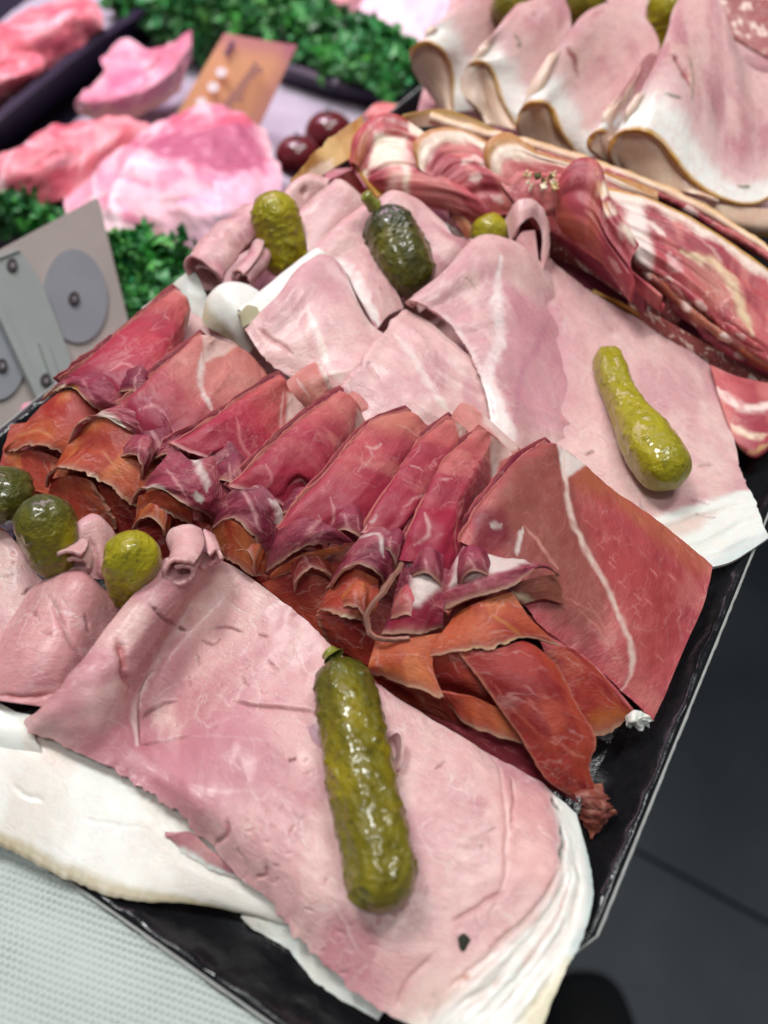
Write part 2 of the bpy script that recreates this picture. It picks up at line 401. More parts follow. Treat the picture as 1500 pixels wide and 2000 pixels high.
    if pleat:                              # soft lengthwise pleats
        pv = 1-np.abs(fbm(U/pleat[2]+s*.37, V/pleat[1], s+51, 2))*2.4
        fade = sm(0, 4, np.minimum(U, du[-1]-U))*sm(0, 4, np.minimum(V, dv[-1]-V))
        disp = disp+pleat[0]*pv*fade
    px, z = proj(D)
    # base colour of the flesh
    p = [lin(c) for c in PAL[pal]]
    n1 = fbm(fl[..., 0]/nsc, fl[..., 1]/nsc, s+3, 4); n2 = fbm(fl[..., 0]/nsc*2.3+9, fl[..., 1]/nsc*1.2, s+4, 4)
    C = p[0]+(p[1]-p[0])*sm(-.2, .32, n1)[..., None]; C = C+(p[2]-C)*sm(-.05, .4, n2)[..., None]*.8
    al = np.full((nv, nu), .1 if pal in ('fat', 'peach') else 1.)
    wob = 14*fbm(fl[..., 0]/9, fl[..., 1]/9, s+6, 4)
    def over(c, k, fat=True):
        nonlocal C, al
        k = k[..., None]; C = C*(1-k)+lin(c)*k
        if fat: al = al*(1-k[..., 0]*.85)
    for pg in polys:                       # coloured regions with wandering borders (fat caps, lean muscles)
        pts, c, soft = pg[0], pg[1], pg[2]; wb = pg[3] if len(pg) > 3 else 1
        Q = np.array(pts, float); X = px[..., 0]+wob*wb; Y = px[..., 1]+wob[::-1, ::-1]*wb
        ins = np.zeros(X.shape, bool); dist = np.full(X.shape, 1e9)
        for i in range(len(Q)):
            a, b = Q[i], Q[(i+1) % len(Q)]
            cr = ((a[1] > Y) != (b[1] > Y)) & (X < (b[0]-a[0])*(Y-a[1])/(b[1]-a[1]+1e-9)+a[0]); ins ^= cr
            ab = b-a; t = np.clip(((X-a[0])*ab[0]+(Y-a[1])*ab[1])/(ab@ab+1e-9), 0, 1)
            dist = np.minimum(dist, np.hypot(X-a[0]-t*ab[0], Y-a[1]-t*ab[1]))
        sd = np.where(ins, dist, -dist)
        over(c, sm(-soft, soft, sd)*(pg[4] if len(pg) > 4 else 1))
    for rm in rims:                        # (side, width mm, colour, softness, strength)
        side, wd, c = rm[:3]; soft = rm[3] if len(rm) > 3 else .5; stg = rm[4] if len(rm) > 4 else 1
        d = {'u0': U, 'u1': du[-1]-U, 'v0': V, 'v1': dv[-1]-V}[side]; a = V if side[0] == 'u' else U
        d = np.maximum(d-RO.get(side, 0), 0)
        ww = wd*(1+.34*fbm(a/7, a*0+7, s+11, 5))
        over(c, sm(ww*(1+soft), ww*(1-soft)-1e-6, d)*stg*np.clip(.92+.3*fbm(U/1.6, V/1.6, s+12, 2), 0, 1))
    for st in strokes:                     # (points, width px, colour or None, strength, groove mm)
        pts, wpx, c = st[:3]; stg = st[3] if len(st) > 3 else 1; gr = st[4] if len(st) > 4 else 0
        k = max(10, int(np.linalg.norm(np.diff(np.array(pts, float), axis=0), axis=1).sum()/14))
        L = spline(np.array(pts, float), k)
        tt_ = np.linspace(0, k/4., k); L = L+np.stack([fbm(tt_, tt_*0+len(pts), s+41, 3), fbm(tt_, tt_*0+5+len(pts), s+43, 3)], 1)*(wpx*.35+1.2)*np.sin(np.linspace(0, math.pi, k))[:, None]**.5
        P3 = []; zz = []
        for q in L:
            i = np.argmin(((px-q)**2).sum(-1)); P3.append(D.reshape(-1, 3)[i]); zz.append(z.ravel()[i])
        P3 = np.array(P3); wmm = wpx*np.mean(zz)/F
        dist = np.full((nv, nu), 1e9); par = np.zeros((nv, nu))
        for i in range(k-1):
            a, b = P3[i], P3[i+1]; ab = b-a; l2 = ab@ab+1e-9
            t = np.clip(((D-a)@ab)/l2, 0, 1); dd = np.linalg.norm(D-a-t[..., None]*ab, axis=-1)
            q = dd < dist; dist = np.where(q, dd, dist); par = np.where(q, (i+t)/(k-1), par)
        if kind == 'ham' and c is not None and wpx < 10 and sum(c) > 560: stg = stg*.42
        taper = np.clip(np.minimum(par, 1-par)*6, .25, 1)
        wv = wmm*.5*taper*(1+.55*fbm(fl[..., 0]/3.5, fl[..., 1]/3.5, s+21, 3))
        kk = sm(wv*1.7+.16, wv*.25, dist)
        if c is not None: over(c, kk*stg*np.clip(.85+.5*fbm(fl[..., 0]/2.2, fl[..., 1]/2.2, s+22, 3), 0, 1))
        if gr: disp = disp-gr*taper*np.exp(-(dist/(wmm*.5+.2))**2)
    D = D+N*disp[..., None]
    if mult is not None: C = C*mult
    # mesh: dense top, wall ring, coarse underside
    c4 = np.concatenate([C, al[..., None]], -1)
    Vs = [D.reshape(-1, 3)]; Cs = [c4.reshape(-1, 4)]; Fs_ = [fl.reshape(-1, 2)]
    idx = np.arange(nv*nu).reshape(nv, nu)
    def quads(i): return np.stack([i[:-1, :-1], i[:-1, 1:], i[1:, 1:], i[1:, :-1]], -1).reshape(-1, 4)
    q = quads(idx); q = q if sg > 0 else q[:, ::-1]
    Qs = [q]; base = nv*nu
    th = thick*(1+.25*fbm(fl[..., 0]/5, fl[..., 1]/5, s+30, 2))
    B = D-N*th[..., None]
    bi = np.concatenate([idx[0, :], idx[1:, -1], idx[-1, -2::-1], idx[-2:0:-1, 0]])
    nb = len(bi)
    Vs += [D.reshape(-1, 3)[bi], B.reshape(-1, 3)[bi]]
    ec = c4.reshape(-1, 4)[bi].copy()
    if edge_col is not None: ec[:, :3] = ec[:, :3]*.6+lin(edge_col)*.4
    Cs += [ec, ec]; Fs_ += [fl.reshape(-1, 2)[bi], fl.reshape(-1, 2)[bi]+thick]
    a = base+np.arange(nb); b2 = base+nb+np.arange(nb)
    q = np.stack([a, np.roll(a, -1), np.roll(b2, -1), b2], -1); q = q[:, ::-1] if sg > 0 else q
    Qs.append(q); base += 2*nb
    st_ = 2
    iv = np.unique(np.r_[np.arange(0, nv, st_), nv-1]); iu = np.unique(np.r_[np.arange(0, nu, st_), nu-1])
    Bc = B[np.ix_(iv, iu)]; Vs.append(Bc.reshape(-1, 3)); uc = c4[np.ix_(iv, iu)].reshape(-1, 4).copy()
    if under is not None: uc[:, :3] = uc[:, :3]*.2+lin(under)*.8; uc[:, 3] = .1
    Cs.append(uc); Fs_.append(fl[np.ix_(iv, iu)].reshape(-1, 2)+3)
    q = quads(base+np.arange(len(iv)*len(iu)).reshape(len(iv), len(iu))); Qs.append(q[:, ::-1] if sg > 0 else q)
    o = link(name, np.concatenate(Vs), np.concatenate(Qs), mat or M[kind], parent, np.concatenate(Cs), np.concatenate(Fs_))
    if label: tag(o, label, cat, group)
    return o

# ------------------------------------------------------------------ the setting
E1 = np.array([.508, .861, 0]); E2 = np.array([-.861, .508, 0]); O = np.array([23.3, 12., 0])
def tr(a, b, z): return O+E1*a+E2*b+np.array([0, 0, z])       # tray coordinates: along the right edge, across, height
def prism(name, quad, z0, z1, mat, parent=None, bev=0):
    v = [np.array([p[0], p[1], z0]) for p in quad]+[np.array([p[0], p[1], z1]) for p in quad]; n = len(quad)
    f = [list(range(n))[::-1], list(range(n, 2*n))]+[[i, (i+1) % n, n+(i+1) % n, n+i] for i in range(n)]
    o = link(name, v, f, mat, parent, smooth=False)
    if bev:
        md = o.modifiers.new('bevel', 'BEVEL'); md.width = bev/1000; md.segments = 2
    return o
# floor far below, right of the counter
fl_o = prism('floor', [(-1500, -1200), (2500, -1200), (2500, 2500), (-1500, 2500)], -975, -955, M['grout']); tag(fl_o, kind='structure')
td = np.array([.86, -.51]); tn = np.array([.51, .86]); P0 = np.array([333., 413.])
for i in range(-2, 3):
    for j in range(-2, 3):
        c = P0+td*(600*i-90)+tn*(1000*j)
        q = [c+td*3+tn*3, c+td*597+tn*3, c+td*597+tn*997, c+td*3+tn*997]
        prism('tile', q, -954, -950, M['floor_tile'], fl_o, bev=1.2)
# shoe toe on the floor
def shoe():
    r = empty('shoe', (235, 100, -950), 'toe of a black shoe on the dark floor tiles below the tray', 'shoe')
    r['org'] = [.235, .1, -.95]
    rows = []; n = 26
    prof = [(231, 17, 15), (227, 25, 24), (220, 33, 33), (208, 40, 43), (192, 45, 51), (170, 49, 58), (140, 51, 66), (100, 49, 80), (55, 45, 100), (5, 42, 118), (-50, 40, 126)]
    for y, wd, hh in [(233, 7, 7)]+prof:
        ring = []
        for k in range(n):
            a = 2*math.pi*k/n; cx = math.copysign(abs(math.cos(a))**.75, math.cos(a)); cz = math.copysign(abs(math.sin(a))**.8, math.sin(a))
            zz = hh*.5+cz*hh*.5
            ring.append((238+cx*wd-.036*(228-y), y+30, -938+max(0, zz)))
        rows.append(ring)
    v = [p for r_ in rows for p in r_]; f = []
    for i in range(len(rows)-1):
        for k in range(n): f.append([i*n+k, i*n+(k+1) % n, (i+1)*n+(k+1) % n, (i+1)*n+k])
    f.append(list(range(n))); link('upper', v, f, M['shoe'], r)
    out = [(238+s*wd*1.05-.036*(228-y), y+31) for s, seq in ((1, [(234, 8)]+[(p[0], p[1]) for p in prof]), (-1, [(p[0], p[1]) for p in prof[::-1]]+[(234, 8)])) for y, wd in seq]
    prism('sole', out, -950, -937, M['shoe'], r, bev=2)
shoe()
# counter under the tray and sunken display bed behind it
def trq(a0, a1, b0, b1): return [tr(a, b, 0)[:2] for a, b in ((a0, b0), (a1, b0), (a1, b1), (a0, b1))]
tag(prism('counter', trq(-420, 620, 22, 262), -60, -1.5, M['counter'], bev=2), kind='structure')
tag(prism('counter_side', trq(-420, -3, 263, 700), -60, -1.5, M['counter'], bev=2), kind='structure')
tag(prism('display_bed', trq(-2, 1500, 264, 1300), -90, -72, M['case']), kind='structure')
tag(prism('display_bed_back', trq(621, 1500, -300, 263.5), -90, -72, M['case']), kind='structure')

# black cardboard tray
AL = 610; BW = 254
tray = empty('tray', tuple(tr(0, 0, 0)), 'glossy black cardboard tray with raised edges holding all the sliced meats', 'tray')
tray['org'] = list(tray.location)
prism('base', [tr(a, b, 0)[:2] for a, b in ((14, 14), (AL-14, 14), (AL-14, BW-14), (14, BW-14))], -1, 0.3, M['board'], tray)
PROF = [(16, .2), (13, .7), (10.5, 2.0), (8, 4.2), (5.5, 6.8), (3.3, 9.0), (2.2, 9.9), (1.3, 10.2), (.4, 10.0), (0, 9.6)]
def wall(name, along, f, seed):
    n = max(8, int((along[1]-along[0])/1.3)); t = np.linspace(*along, n); V = []
    for i, (ins, z) in enumerate(PROF):
        k = math.sin(math.pi*i/(len(PROF)-1))
        V.append([f(tt, ins+k*.8*float(fbm(np.array(tt/7.), np.array(ins/5.), seed, 3)), z+k*.9*float(fbm(np.array(tt/5.), np.array(ins/4.), seed+3, 4))) for tt in t])
    V = np.array(V); m = len(PROF); top = V.reshape(-1, 3); bot = top-np.array([0, 0, .8])
    idx = np.arange(m*n).reshape(m, n); q = np.stack([idx[:-1, :-1], idx[:-1, 1:], idx[1:, 1:], idx[1:, :-1]], -1).reshape(-1, 4)
    link(name, np.concatenate([top, bot]), np.concatenate([q, q[:, ::-1]+m*n]), M['board'], tray)
    e = V[-1]; e2 = np.array([f(tt, -.75+.2*float(fbm(np.array(tt/3.), np.array(0.), seed+8, 3)), 9.75) for tt in t])
    dz = np.array([0, 0, .9]); vv = np.concatenate([e+[0, 0, .22], e2, e2-dz, e-dz]); i = np.arange(n)
    q = np.concatenate([np.stack([i[:-1]+a*n, i[1:]+a*n, i[1:]+((a+1) % 4)*n, i[:-1]+((a+1) % 4)*n], -1) for a in range(4)])
    link('cut_edge', vv, q, M['board_core'], tray)
wall('side_wall', (55, AL), lambda t, i, z: tr(t, i, z), 3)
wall('side_wall', (22, 46.5), lambda t, i, z: tr(t, i+4.2, z*.93), 5)
wall('corner_tab', (0, 8.9), lambda t, i, z: tr(47+t*.9-i*.42, 4.1-t*.46+i*.9, z*.985), 7)
wall('side_wall', (4, BW-4), lambda t, i, z: tr(i, t, z), 11)
wall('side_wall', (4, AL), lambda t, i, z: tr(t, BW-i, z), 13)
wall('side_wall', (4, BW-4), lambda t, i, z: tr(AL-i, t, z), 17)

# embossed paper beside the tray
def paper():
    sp = .29; a = np.arange(-118, -.8, sp); b = np.arange(30, 205, sp)
    A, B = np.meshgrid(a, b, indexing='ij')
    r1 = (A*.97+B*.24)/1.62; r2 = (-A*.24+B*.97)/1.62
    row = np.floor(r1); r2s = r2+.5*(row % 2)
    d = np.hypot(r1-row-.5, r2s-np.floor(r2s)-.5)
    bmp = 1.0*np.clip(1-(d/.47)**2, 0, 1)**.8*(.8+.4*fbm(A/11, B/11, 77, 2))
    Z = 7.2+bmp+1.3*fbm(A/38, B/38, 71, 3)+1.6*np.exp(-np.abs(A+1)/4)
    edge = .5*fbm(B/9, B*0, 5, 3)*np.exp(-(np.abs(A+1.2))/1.5)
    P = O[None, None]+(A+edge)[..., None]*E1+B[..., None]*E2+Z[..., None]*np.array([0, 0, 1])
    n, m = A.shape; idx = np.arange(n*m).reshape(n, m)
    q = np.stack([idx[:-1, :-1], idx[:-1, 1:], idx[1:, 1:], idx[1:, :-1]], -1).reshape(-1, 4)
    bi = np.concatenate([idx[0], idx[1:, -1], idx[-1, -2::-1], idx[-2:0:-1, 0]]); V = P.reshape(-1, 3); nb = len(bi)
    W = V[bi]-np.array([0, 0, .5]); k = np.arange(nb); w_ = n*m+k
    qs = np.stack([bi, np.roll(bi, -1), np.roll(w_, -1), w_], -1)
    o = link('paper_sheet', np.concatenate([V, W]), np.concatenate([q, qs]), M['paper'])
    tag(o, 'white embossed paper sheet with small raised dots beside the tray corner', 'paper')
paper()
prism('paper_stack', trq(-119, -2.4, 30, 205), -1.2, 5.6, M['paper'])
tag(bpy.data.objects['paper_stack'], 'stack of white paper lying under the embossed top sheet', 'paper')
# ------------------------------------------------------------------ ham slices at the front
HG = 'slices of cooked ham'
def thing(name, p, label, cat, group=None):
    o = empty(name, at(*p), label, cat, group); o['org'] = list(o.location); return o
SLIT = (120, 62, 66); PINKD = (176, 96, 104)

def cracks(n, boxes, seed=5, ang=-.45):
    r = random.Random(seed); out = []
    for k in range(n):
        x0, x1, y0, y1 = boxes[k % len(boxes)]; x, y = r.uniform(x0, x1), r.uniform(y0, y1); l = r.uniform(5, 24); a = ang+r.gauss(0, .6)
        dx, dy = l*math.cos(a), l*math.sin(a)
        out.append(([(x, y), (x+dx*.5+r.uniform(-3, 3), y+dy*.5+r.uniform(-3, 3)), (x+dx, y+dy)], r.uniform(1.2, 2.6), (178, 112, 116), r.uniform(.2, .5), r.uniform(.15, .4)))
    return out
t = thing('ham_slice', (600, 1500, 0), 'large pink cooked ham slice in front, under the longest gherkin, with pale fat end', 'ham', HG)
FATA = [(1072, 1535), (1098, 1640), (1092, 1715), (1040, 1790), (950, 1875), (850, 1950), (760, 2010), (900, 2140), (1250, 2000), (1220, 1560)]
sheet('ham_sheet', [
    [(345, 1085, 37), (388, 1078, 34), (440, 1098, 24), (560, 1180, 20), (720, 1325, 19), (900, 1440, 16), (1060, 1532, 13), (1128, 1588, 11)],
    [(306, 1135, 37), (348, 1140, 34), (395, 1170, 19), (545, 1275, 18), (720, 1420, 19), (920, 1530, 17), (1080, 1610, 15), (1152, 1680, 12)],
    [(240, 1213, 36), (283, 1226, 34), (322, 1258, 16), (510, 1390, 19), (700, 1530, 19), (910, 1640, 17), (1085, 1700, 15), (1156, 1755, 12.5)],
    [(150, 1315, 35), (215, 1328, 34), (272, 1375, 17), (470, 1500, 21), (660, 1640, 18), (860, 1750, 16), (1045, 1790, 14.5), (1135, 1840, 13)],
    [(92, 1388, 31), (158, 1405, 30), (225, 1440, 22), (400, 1570, 21), (590, 1725, 16), (780, 1840, 14), (965, 1885, 13.5), (1096, 1915, 13.5)],
    [(55, 1425, 25), (120, 1455, 24), (190, 1488, 21), (345, 1590, 16), (520, 1760, 10), (690, 1930, 8), (850, 2015, 10), (1046, 2045, 13)]],
    'ham', 'ham', t, sp=.30, thick=1.7, roll={'u0': 4}, rag={'v1': (1.5, .3), 'v0': (.5, .2), 'u1': (.4, .3)}, wr=(1.1, 17), nsc=26,
    polys=[(FATA, WHITE, 16, 1.0),
           ([(760, 1960), (840, 1900), (930, 1850), (980, 1890), (880, 1960), (800, 2010)], (236, 206, 196), 22, 1.5, .7),
           ([(1128, 1570), (1150, 1700), (1140, 1790), (1100, 1880), (1180, 1900), (1200, 1560)], (205, 216, 212), 6, .3, .85),
           ([(1100, 1875), (1040, 1960), (1000, 2060), (1150, 2060), (1180, 1860)], (226, 214, 178), 14, .8, .8),
           ([(960, 1540), (1060, 1560), (1085, 1660), (1060, 1730), (980, 1700)], (232, 176, 168), 26, 1.5, .7),
           ([(150, 1400), (300, 1420), (420, 1560), (380, 1640), (260, 1560), (140, 1480)], (190, 120, 131), 44, 2, .85),
           ([(290, 1440), (470, 1420), (560, 1500), (470, 1580), (330, 1540)], (192, 126, 136), 40, 2, .7), ([(600, 1425), (628, 1415), (642, 1470), (610, 1452)], (178, 132, 150), 3, .4, .9)],
    strokes=[
        ([(372, 1180), (330, 1250), (290, 1320), (262, 1400), (268, 1455)], 22, (238, 214, 206), .9),
        ([(300, 1310), (280, 1340), (272, 1400), (275, 1450)], 3.1, SLIT, .6, .9),
        ([(280, 1400), (300, 1380), (345, 1366)], 4.3, SLIT, .75, 1.0), ([(345, 1366), (400, 1366), (455, 1370)], 4, (222, 180, 178), .7),
        ([(455, 1368), (500, 1376), (560, 1384), (616, 1392)], 4.3, SLIT, .8, 1.1),
        ([(275, 1455), (310, 1446), (370, 1438)], 3.1, SLIT, .6, .8), ([(370, 1438), (450, 1440), (530, 1450)], 4, (226, 190, 184), .7),
        ([(228, 1246), (238, 1285), (256, 1345)], 15, (186, 92, 92), .85, 1.6),
        ([(295, 1182), (318, 1205), (345, 1222)], 5.0, SLIT, .7, 1.2), ([(350, 1225), (362, 1232)], 3.7, SLIT, .7, 1.0),
        ([(410, 1230), (440, 1226), (475, 1236)], 2.5, SLIT, .7, .8), ([(395, 1250), (415, 1260), (430, 1250)], 2.2, SLIT, .7, .7),
        ([(505, 1240), (522, 1244)], 1.9, SLIT, .6, .6), ([(525, 1290), (545, 1312)], 1.9, SLIT, .6, .5), ([(470, 1320), (486, 1340)], 1.9, SLIT, .5, .5),
        ([(385, 1280), (388, 1300)], 1.9, SLIT, .6, .5), ([(430, 1318), (470, 1325), (520, 1290)], 3, (226, 186, 184), .6),
        ([(370, 1530), (430, 1545), (495, 1545)], 7, (238, 210, 204), .8), ([(500, 1570), (520, 1610), (525, 1640)], 9, (234, 204, 200), .6),
        ([(445, 1600), (440, 1630), (415, 1655)], 6, PINKD, .7, .9), ([(520, 1690), (515, 1710), (500, 1718)], 5, PINKD, .6, .8),
        ([(565, 1485), (578, 1480)], 2.5, SLIT, .8, .6), ([(640, 1525), (642, 1515)], 2.5, SLIT, .8, .5),
        ([(940, 1455), (975, 1500), (985, 1560), (990, 1640), (985, 1720), (960, 1790)], 6, (240, 205, 200), .8, .4),
        ([(1000, 1520), (1002, 1580), (998, 1615)], 2.5, SLIT, .55, .7), ([(850, 1500), (865, 1490), (873, 1485)], 1.9, SLIT, .5, .5),
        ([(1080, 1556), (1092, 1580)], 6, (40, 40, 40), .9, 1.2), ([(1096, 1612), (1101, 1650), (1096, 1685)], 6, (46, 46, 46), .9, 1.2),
        ([(1090, 1700), (1070, 1740), (1030, 1790), (960, 1850)], 5, (190, 170, 158), .7, .6), ([(1110, 1700), (1085, 1760), (1040, 1815)], 4, (205, 190, 175), .6, .5),
        ([(850, 1860), (800, 1910), (770, 1980)], 6, (232, 188, 184), .8, .6), ([(880, 1800), (950, 1760), (985, 1740)], 7, (190, 120, 124), .5, .6),
        ([(1000, 1870), (960, 1920), (900, 1960)], 6, (214, 196, 184), .6, .5), ([(1060, 1850), (1000, 1920), (930, 1990)], 6, (210, 196, 182), .5, .5),
        ([(1120, 1640), (1128, 1720), (1110, 1800), (1060, 1880)], 9, (212, 206, 192), .6, .4), ([(900, 1900), (870, 1940), (820, 1990)], 12, (236, 200, 190), .7, .3), ([(1000, 1810), (950, 1870), (880, 1930)], 8, (238, 206, 194), .6, .5),
        ([(980, 1905), (940, 1950), (900, 1990)], 14, (238, 210, 200), .6, .4), ([(908, 1900), (912, 1910)], 8, (214, 150, 130), .8), ([(1080, 1900), (1040, 1960), (1000, 2010)], 5, (196, 184, 150), .6, .5), ([(860, 1960), (830, 2000)], 5, (206, 180, 168), .6, .4),
        ([(820, 1600), (870, 1560), (900, 1540)], 5, (238, 205, 202), .5), ([(830, 1690), (860, 1730), (920, 1740)], 5, (238, 205, 202), .4),
    ] + [([tuple(np.array(a_)*(1-f_)+np.array(b_)*f_) for a_, b_ in (((1092, 1640), (1136, 1640)), ((1085, 1715), (1140, 1730)), ((1035, 1800), (1118, 1830)), ((950, 1885), (1075, 1910)), ((800, 2000), (1010, 2010)))][(k_ % 2):5-(k_ % 3 == 2)], 5+(k_*7 % 6), [(206, 186, 172), (232, 196, 186), (204, 198, 180), (214, 184, 174)][k_ % 4], .55+.1*(k_ % 3), .06+.09*(k_*5 % 4)) for k_, f_ in enumerate([.03, .07, .2, .24, .33, .47, .52, .68, .8, .86])]
      + cracks(46, [(520, 640, 1470, 1880), (420, 560, 1560, 1760), (330, 600, 1200, 1440), (600, 860, 1780, 1960), (760, 960, 1480, 1800)]))
# herb fleck and torn loop on that slice
sheet('herb_fleck', [[(894, 1832, 15), (906, 1822, 15.5), (918, 1836, 15)], [(898, 1856, 14), (906, 1858, 14.5), (914, 1850, 14)]], 'crust', 'ham', t, thick=.8, polys=[([(0, 0), (1500, 0), (1500, 2000), (0, 2000)], (44, 46, 36), 1)])
sheet('torn_loop', [[(757, 1445, 22), (778, 1432, 24), (784, 1465, 23), (776, 1498, 21), (757, 1500, 20)], [(750, 1452, 19), (770, 1450, 20), (775, 1468, 19), (768, 1490, 18), (752, 1490, 18)]], 'ham', 'hamo', t, sp=.5, thick=1)
def curl(parent, pal, a, b, r0, r1, turns=1.35, start=0, kind='ham', thick=1.2, seed=1):
    """a rolled-up edge: a loose, uneven spiral swept from a to b (photo position + height), radii in mm"""
    A, B = at(*a), at(*b); ax = (B-A)/np.linalg.norm(B-A); u = np.cross(ax, [0, 0, 1.]); u /= np.linalg.norm(u); v = np.cross(u, ax)
    Ln = np.linalg.norm(B-A); n, m = 90, max(14, int(Ln/.5))
    I, S = np.meshgrid(np.linspace(0, 1, n), np.linspace(0, 1, m)); th = start+turns*2*math.pi*I
    r = (r0+(r1-r0)*S)*(1-.5*I**.8)*(1+.38*fbm(I*3.2, S*Ln/14, seed, 3))*(1+.16*np.exp(-S*Ln/2.5))
    sq = .82+.25*fbm(S*Ln/20, S*0, seed+8, 2)
    end = np.exp(-S*Ln/3)*2.2*fbm(I*5, I*0, seed+4, 5)-np.exp(-(1-S)*Ln/3)*2.5*fbm(I*6, I*0+4, seed+6, 5)
    bend = np.sin(S*math.pi)*.12*Ln*fbm(S*0+1.3, S*0+seed, seed+9, 1)
    V = A+(B-A)*S[..., None]+ax*end[..., None]+u*(np.cos(th)*r+bend)[..., None]+v*(np.sin(th)*r*sq)[..., None]
    idx = np.arange(m*n).reshape(m, n); q = np.stack([idx[:-1, :-1], idx[:-1, 1:], idx[1:, 1:], idx[1:, :-1]], -1).reshape(-1, 4)
    p = [lin(c) for c in PAL[pal]]; F2 = np.stack([(I*turns*6.3*r0+seed*7).ravel(), (S*Ln).ravel()], -1)
    nn = fbm(F2[:, 0]/9, F2[:, 1]/9, seed, 3); C = p[0]+(p[1]-p[0])*sm(0, .5, nn)[:, None]
    C = np.concatenate([C, np.ones((len(C), 1))], 1)
    o = link('rolled_edge', V.reshape(-1, 3), q, M[kind], parent, C, F2)
    md = o.modifiers.new('thickness', 'SOLIDIFY'); md.thickness = thick/1000; md.offset = 0
    return o
curl(t, 'ham', (354, 1120, 37), (362, 1058, 32), 4.6, 5.6, 1.25, .6, seed=3)
curl(t, 'ham', (412, 1090, 33), (396, 1050, 32), 3.8, 4.4, .9, 2.4, seed=9)

t = thing('ham_slice', (250, 1620, 0), 'cooked ham slice with thick white fat and olive rind, overhanging the paper', 'ham', HG)
sheet('fat_band', [
    [(-80, 1330, 22), (60, 1405, 21), (200, 1470, 17), (345, 1560, 12), (470, 1680, 8), (610, 1795, 6)],
    [(-80, 1450, 20.5), (30, 1490, 19.7), (180, 1560, 16.7), (310, 1635, 12.4), (440, 1725, 8), (595, 1808, 5)],
    [(-80, 1550, 18.4), (10, 1580, 17.4), (145, 1645, 15), (285, 1690, 11.2), (425, 1755, 6.6), (575, 1812, 4)],
    [(-80, 1622, 16), (0, 1654, 15), (115, 1712, 13), (245, 1756, 10.5), (400, 1770, 5), (552, 1805, 3)]],
    'ham', 'fat', t, sp=.7, thick=2.4, rag={'v1': (.7, .2)}, wr=(.5, 22), nsc=40,
    polys=[([(-100, 1400), (60, 1420), (160, 1500), (60, 1470), (-100, 1440)], (240, 214, 200), 30, 2, .6)],
    rims=[('v1', 2.6, (184, 170, 132), .4, .85), ('v1', .7, (128, 116, 92), .5, .7)],
    strokes=[([(28, 1532), (50, 1552), (84, 1562)], 3, (196, 190, 180), .8, .5), ([(150, 1595), (220, 1610), (290, 1618)], 2.5, (214, 208, 198), .6, .3)])
sheet('lean_tear', [[(320, 1632, 13.4), (365, 1625, 14.2), (410, 1662, 12.6), (470, 1700, 10.6)], [(330, 1640, 11.8), (375, 1670, 11), (420, 1695, 9.9), (475, 1712, 9.2)]], 'ham', 'hamd', t, sp=.6, rag={'v1': (1.2, .5)}, rims=[('v1', 1, WHITE)])
sheet('under_layer', [[(470, 1790, 3.5), (560, 1800, 4), (640, 1860, 4), (760, 1960, 4)], [(490, 1812, 1.6), (560, 1850, 1.8), (600, 1905, 1.8), (740, 1990, 1.8)]], 'ham', 'fat', t, sp=.8, rag={'v1': (.6, .4)})

t = thing('ham_slice', (80, 1250, 0), 'fan-folded pink ham slice at the left edge between two small gherkins', 'ham', HG)
sheet('fold', [
    [(80, 1140, 26), (118, 1118, 33), (160, 1117, 36), (215, 1160, 28), (262, 1185, 20)],
    [(20, 1215, 27), (75, 1205, 34), (150, 1200, 34), (205, 1230, 25), (262, 1215, 19)],
    [(-70, 1310, 26), (10, 1300, 31), (95, 1300, 32), (170, 1310, 24), (240, 1270, 17)],
    [(-110, 1370, 22), (-30, 1365, 26), (50, 1375, 27), (140, 1385, 23), (200, 1360, 16)]],
    'ham', 'hamd', t, sp=.6, thick=1.4, roll={'v0': 2.5}, rag={'v0': (.8, .3)}, nsc=18,
    strokes=[([(95, 1165), (115, 1200), (135, 1245), (158, 1290)], 4.3, SLIT, .6, 1.1), ([(115, 1170), (150, 1190), (175, 1250)], 4, (236, 200, 196), .8),
             ([(165, 1200), (178, 1240)], 2.5, SLIT, .6, .8), ([(60, 1195), (75, 1210)], 1.9, SLIT, .6, .7), ([(0, 1358), (50, 1362), (100, 1356)], 6, (196, 92, 92), .7, 1),
             ([(75, 1235), (100, 1240)], 1.9, SLIT, .5, .6), ([(0, 1300), (60, 1310)], 3, (226, 190, 186), .6)])
sheet('fat_end', [[(-90, 1372, 23.5), (-20, 1380, 24), (60, 1396, 24)], [(-90, 1420, 23), (-10, 1430, 23), (70, 1450, 22)], [(-90, 1460, 20), (0, 1470, 20), (90, 1480, 19)]], 'ham', 'fat', t, sp=.9)
t = thing('ham_slice', (170, 1080, 0), 'small upright curled ham fold between the two rounded gherkins', 'ham', HG)
sheet('fold', [
    [(118, 1128, 28), (126, 1080, 36), (152, 1030, 42), (188, 1010, 42), (222, 1035, 37), (236, 1080, 28)],
    [(112, 1150, 28), (135, 1105, 34), (165, 1072, 38), (195, 1065, 38), (222, 1090, 33), (240, 1120, 25)],
    [(118, 1180, 24), (150, 1150, 29), (180, 1135, 32), (205, 1135, 31), (228, 1150, 27), (250, 1170, 20)]],
    'ham', 'ham', t, sp=.6, roll={'v0': 2.2}, rag={'v1': (1, .4)}, strokes=[([(175, 1055), (190, 1090), (200, 1130)], 4, PINKD, .6, 1), ([(190, 1120), (215, 1145)], 3.7, SLIT, .6, 1.2)])
curl(t, 'ham', (142, 1108, 37), (158, 1070, 36), 5.0, 4.6, 1.15, 1.0, seed=21)
t = thing('ham_slice', (20, 1150, 0), 'flat pale ham slice at the far left under the dark gherkins', 'ham', HG)
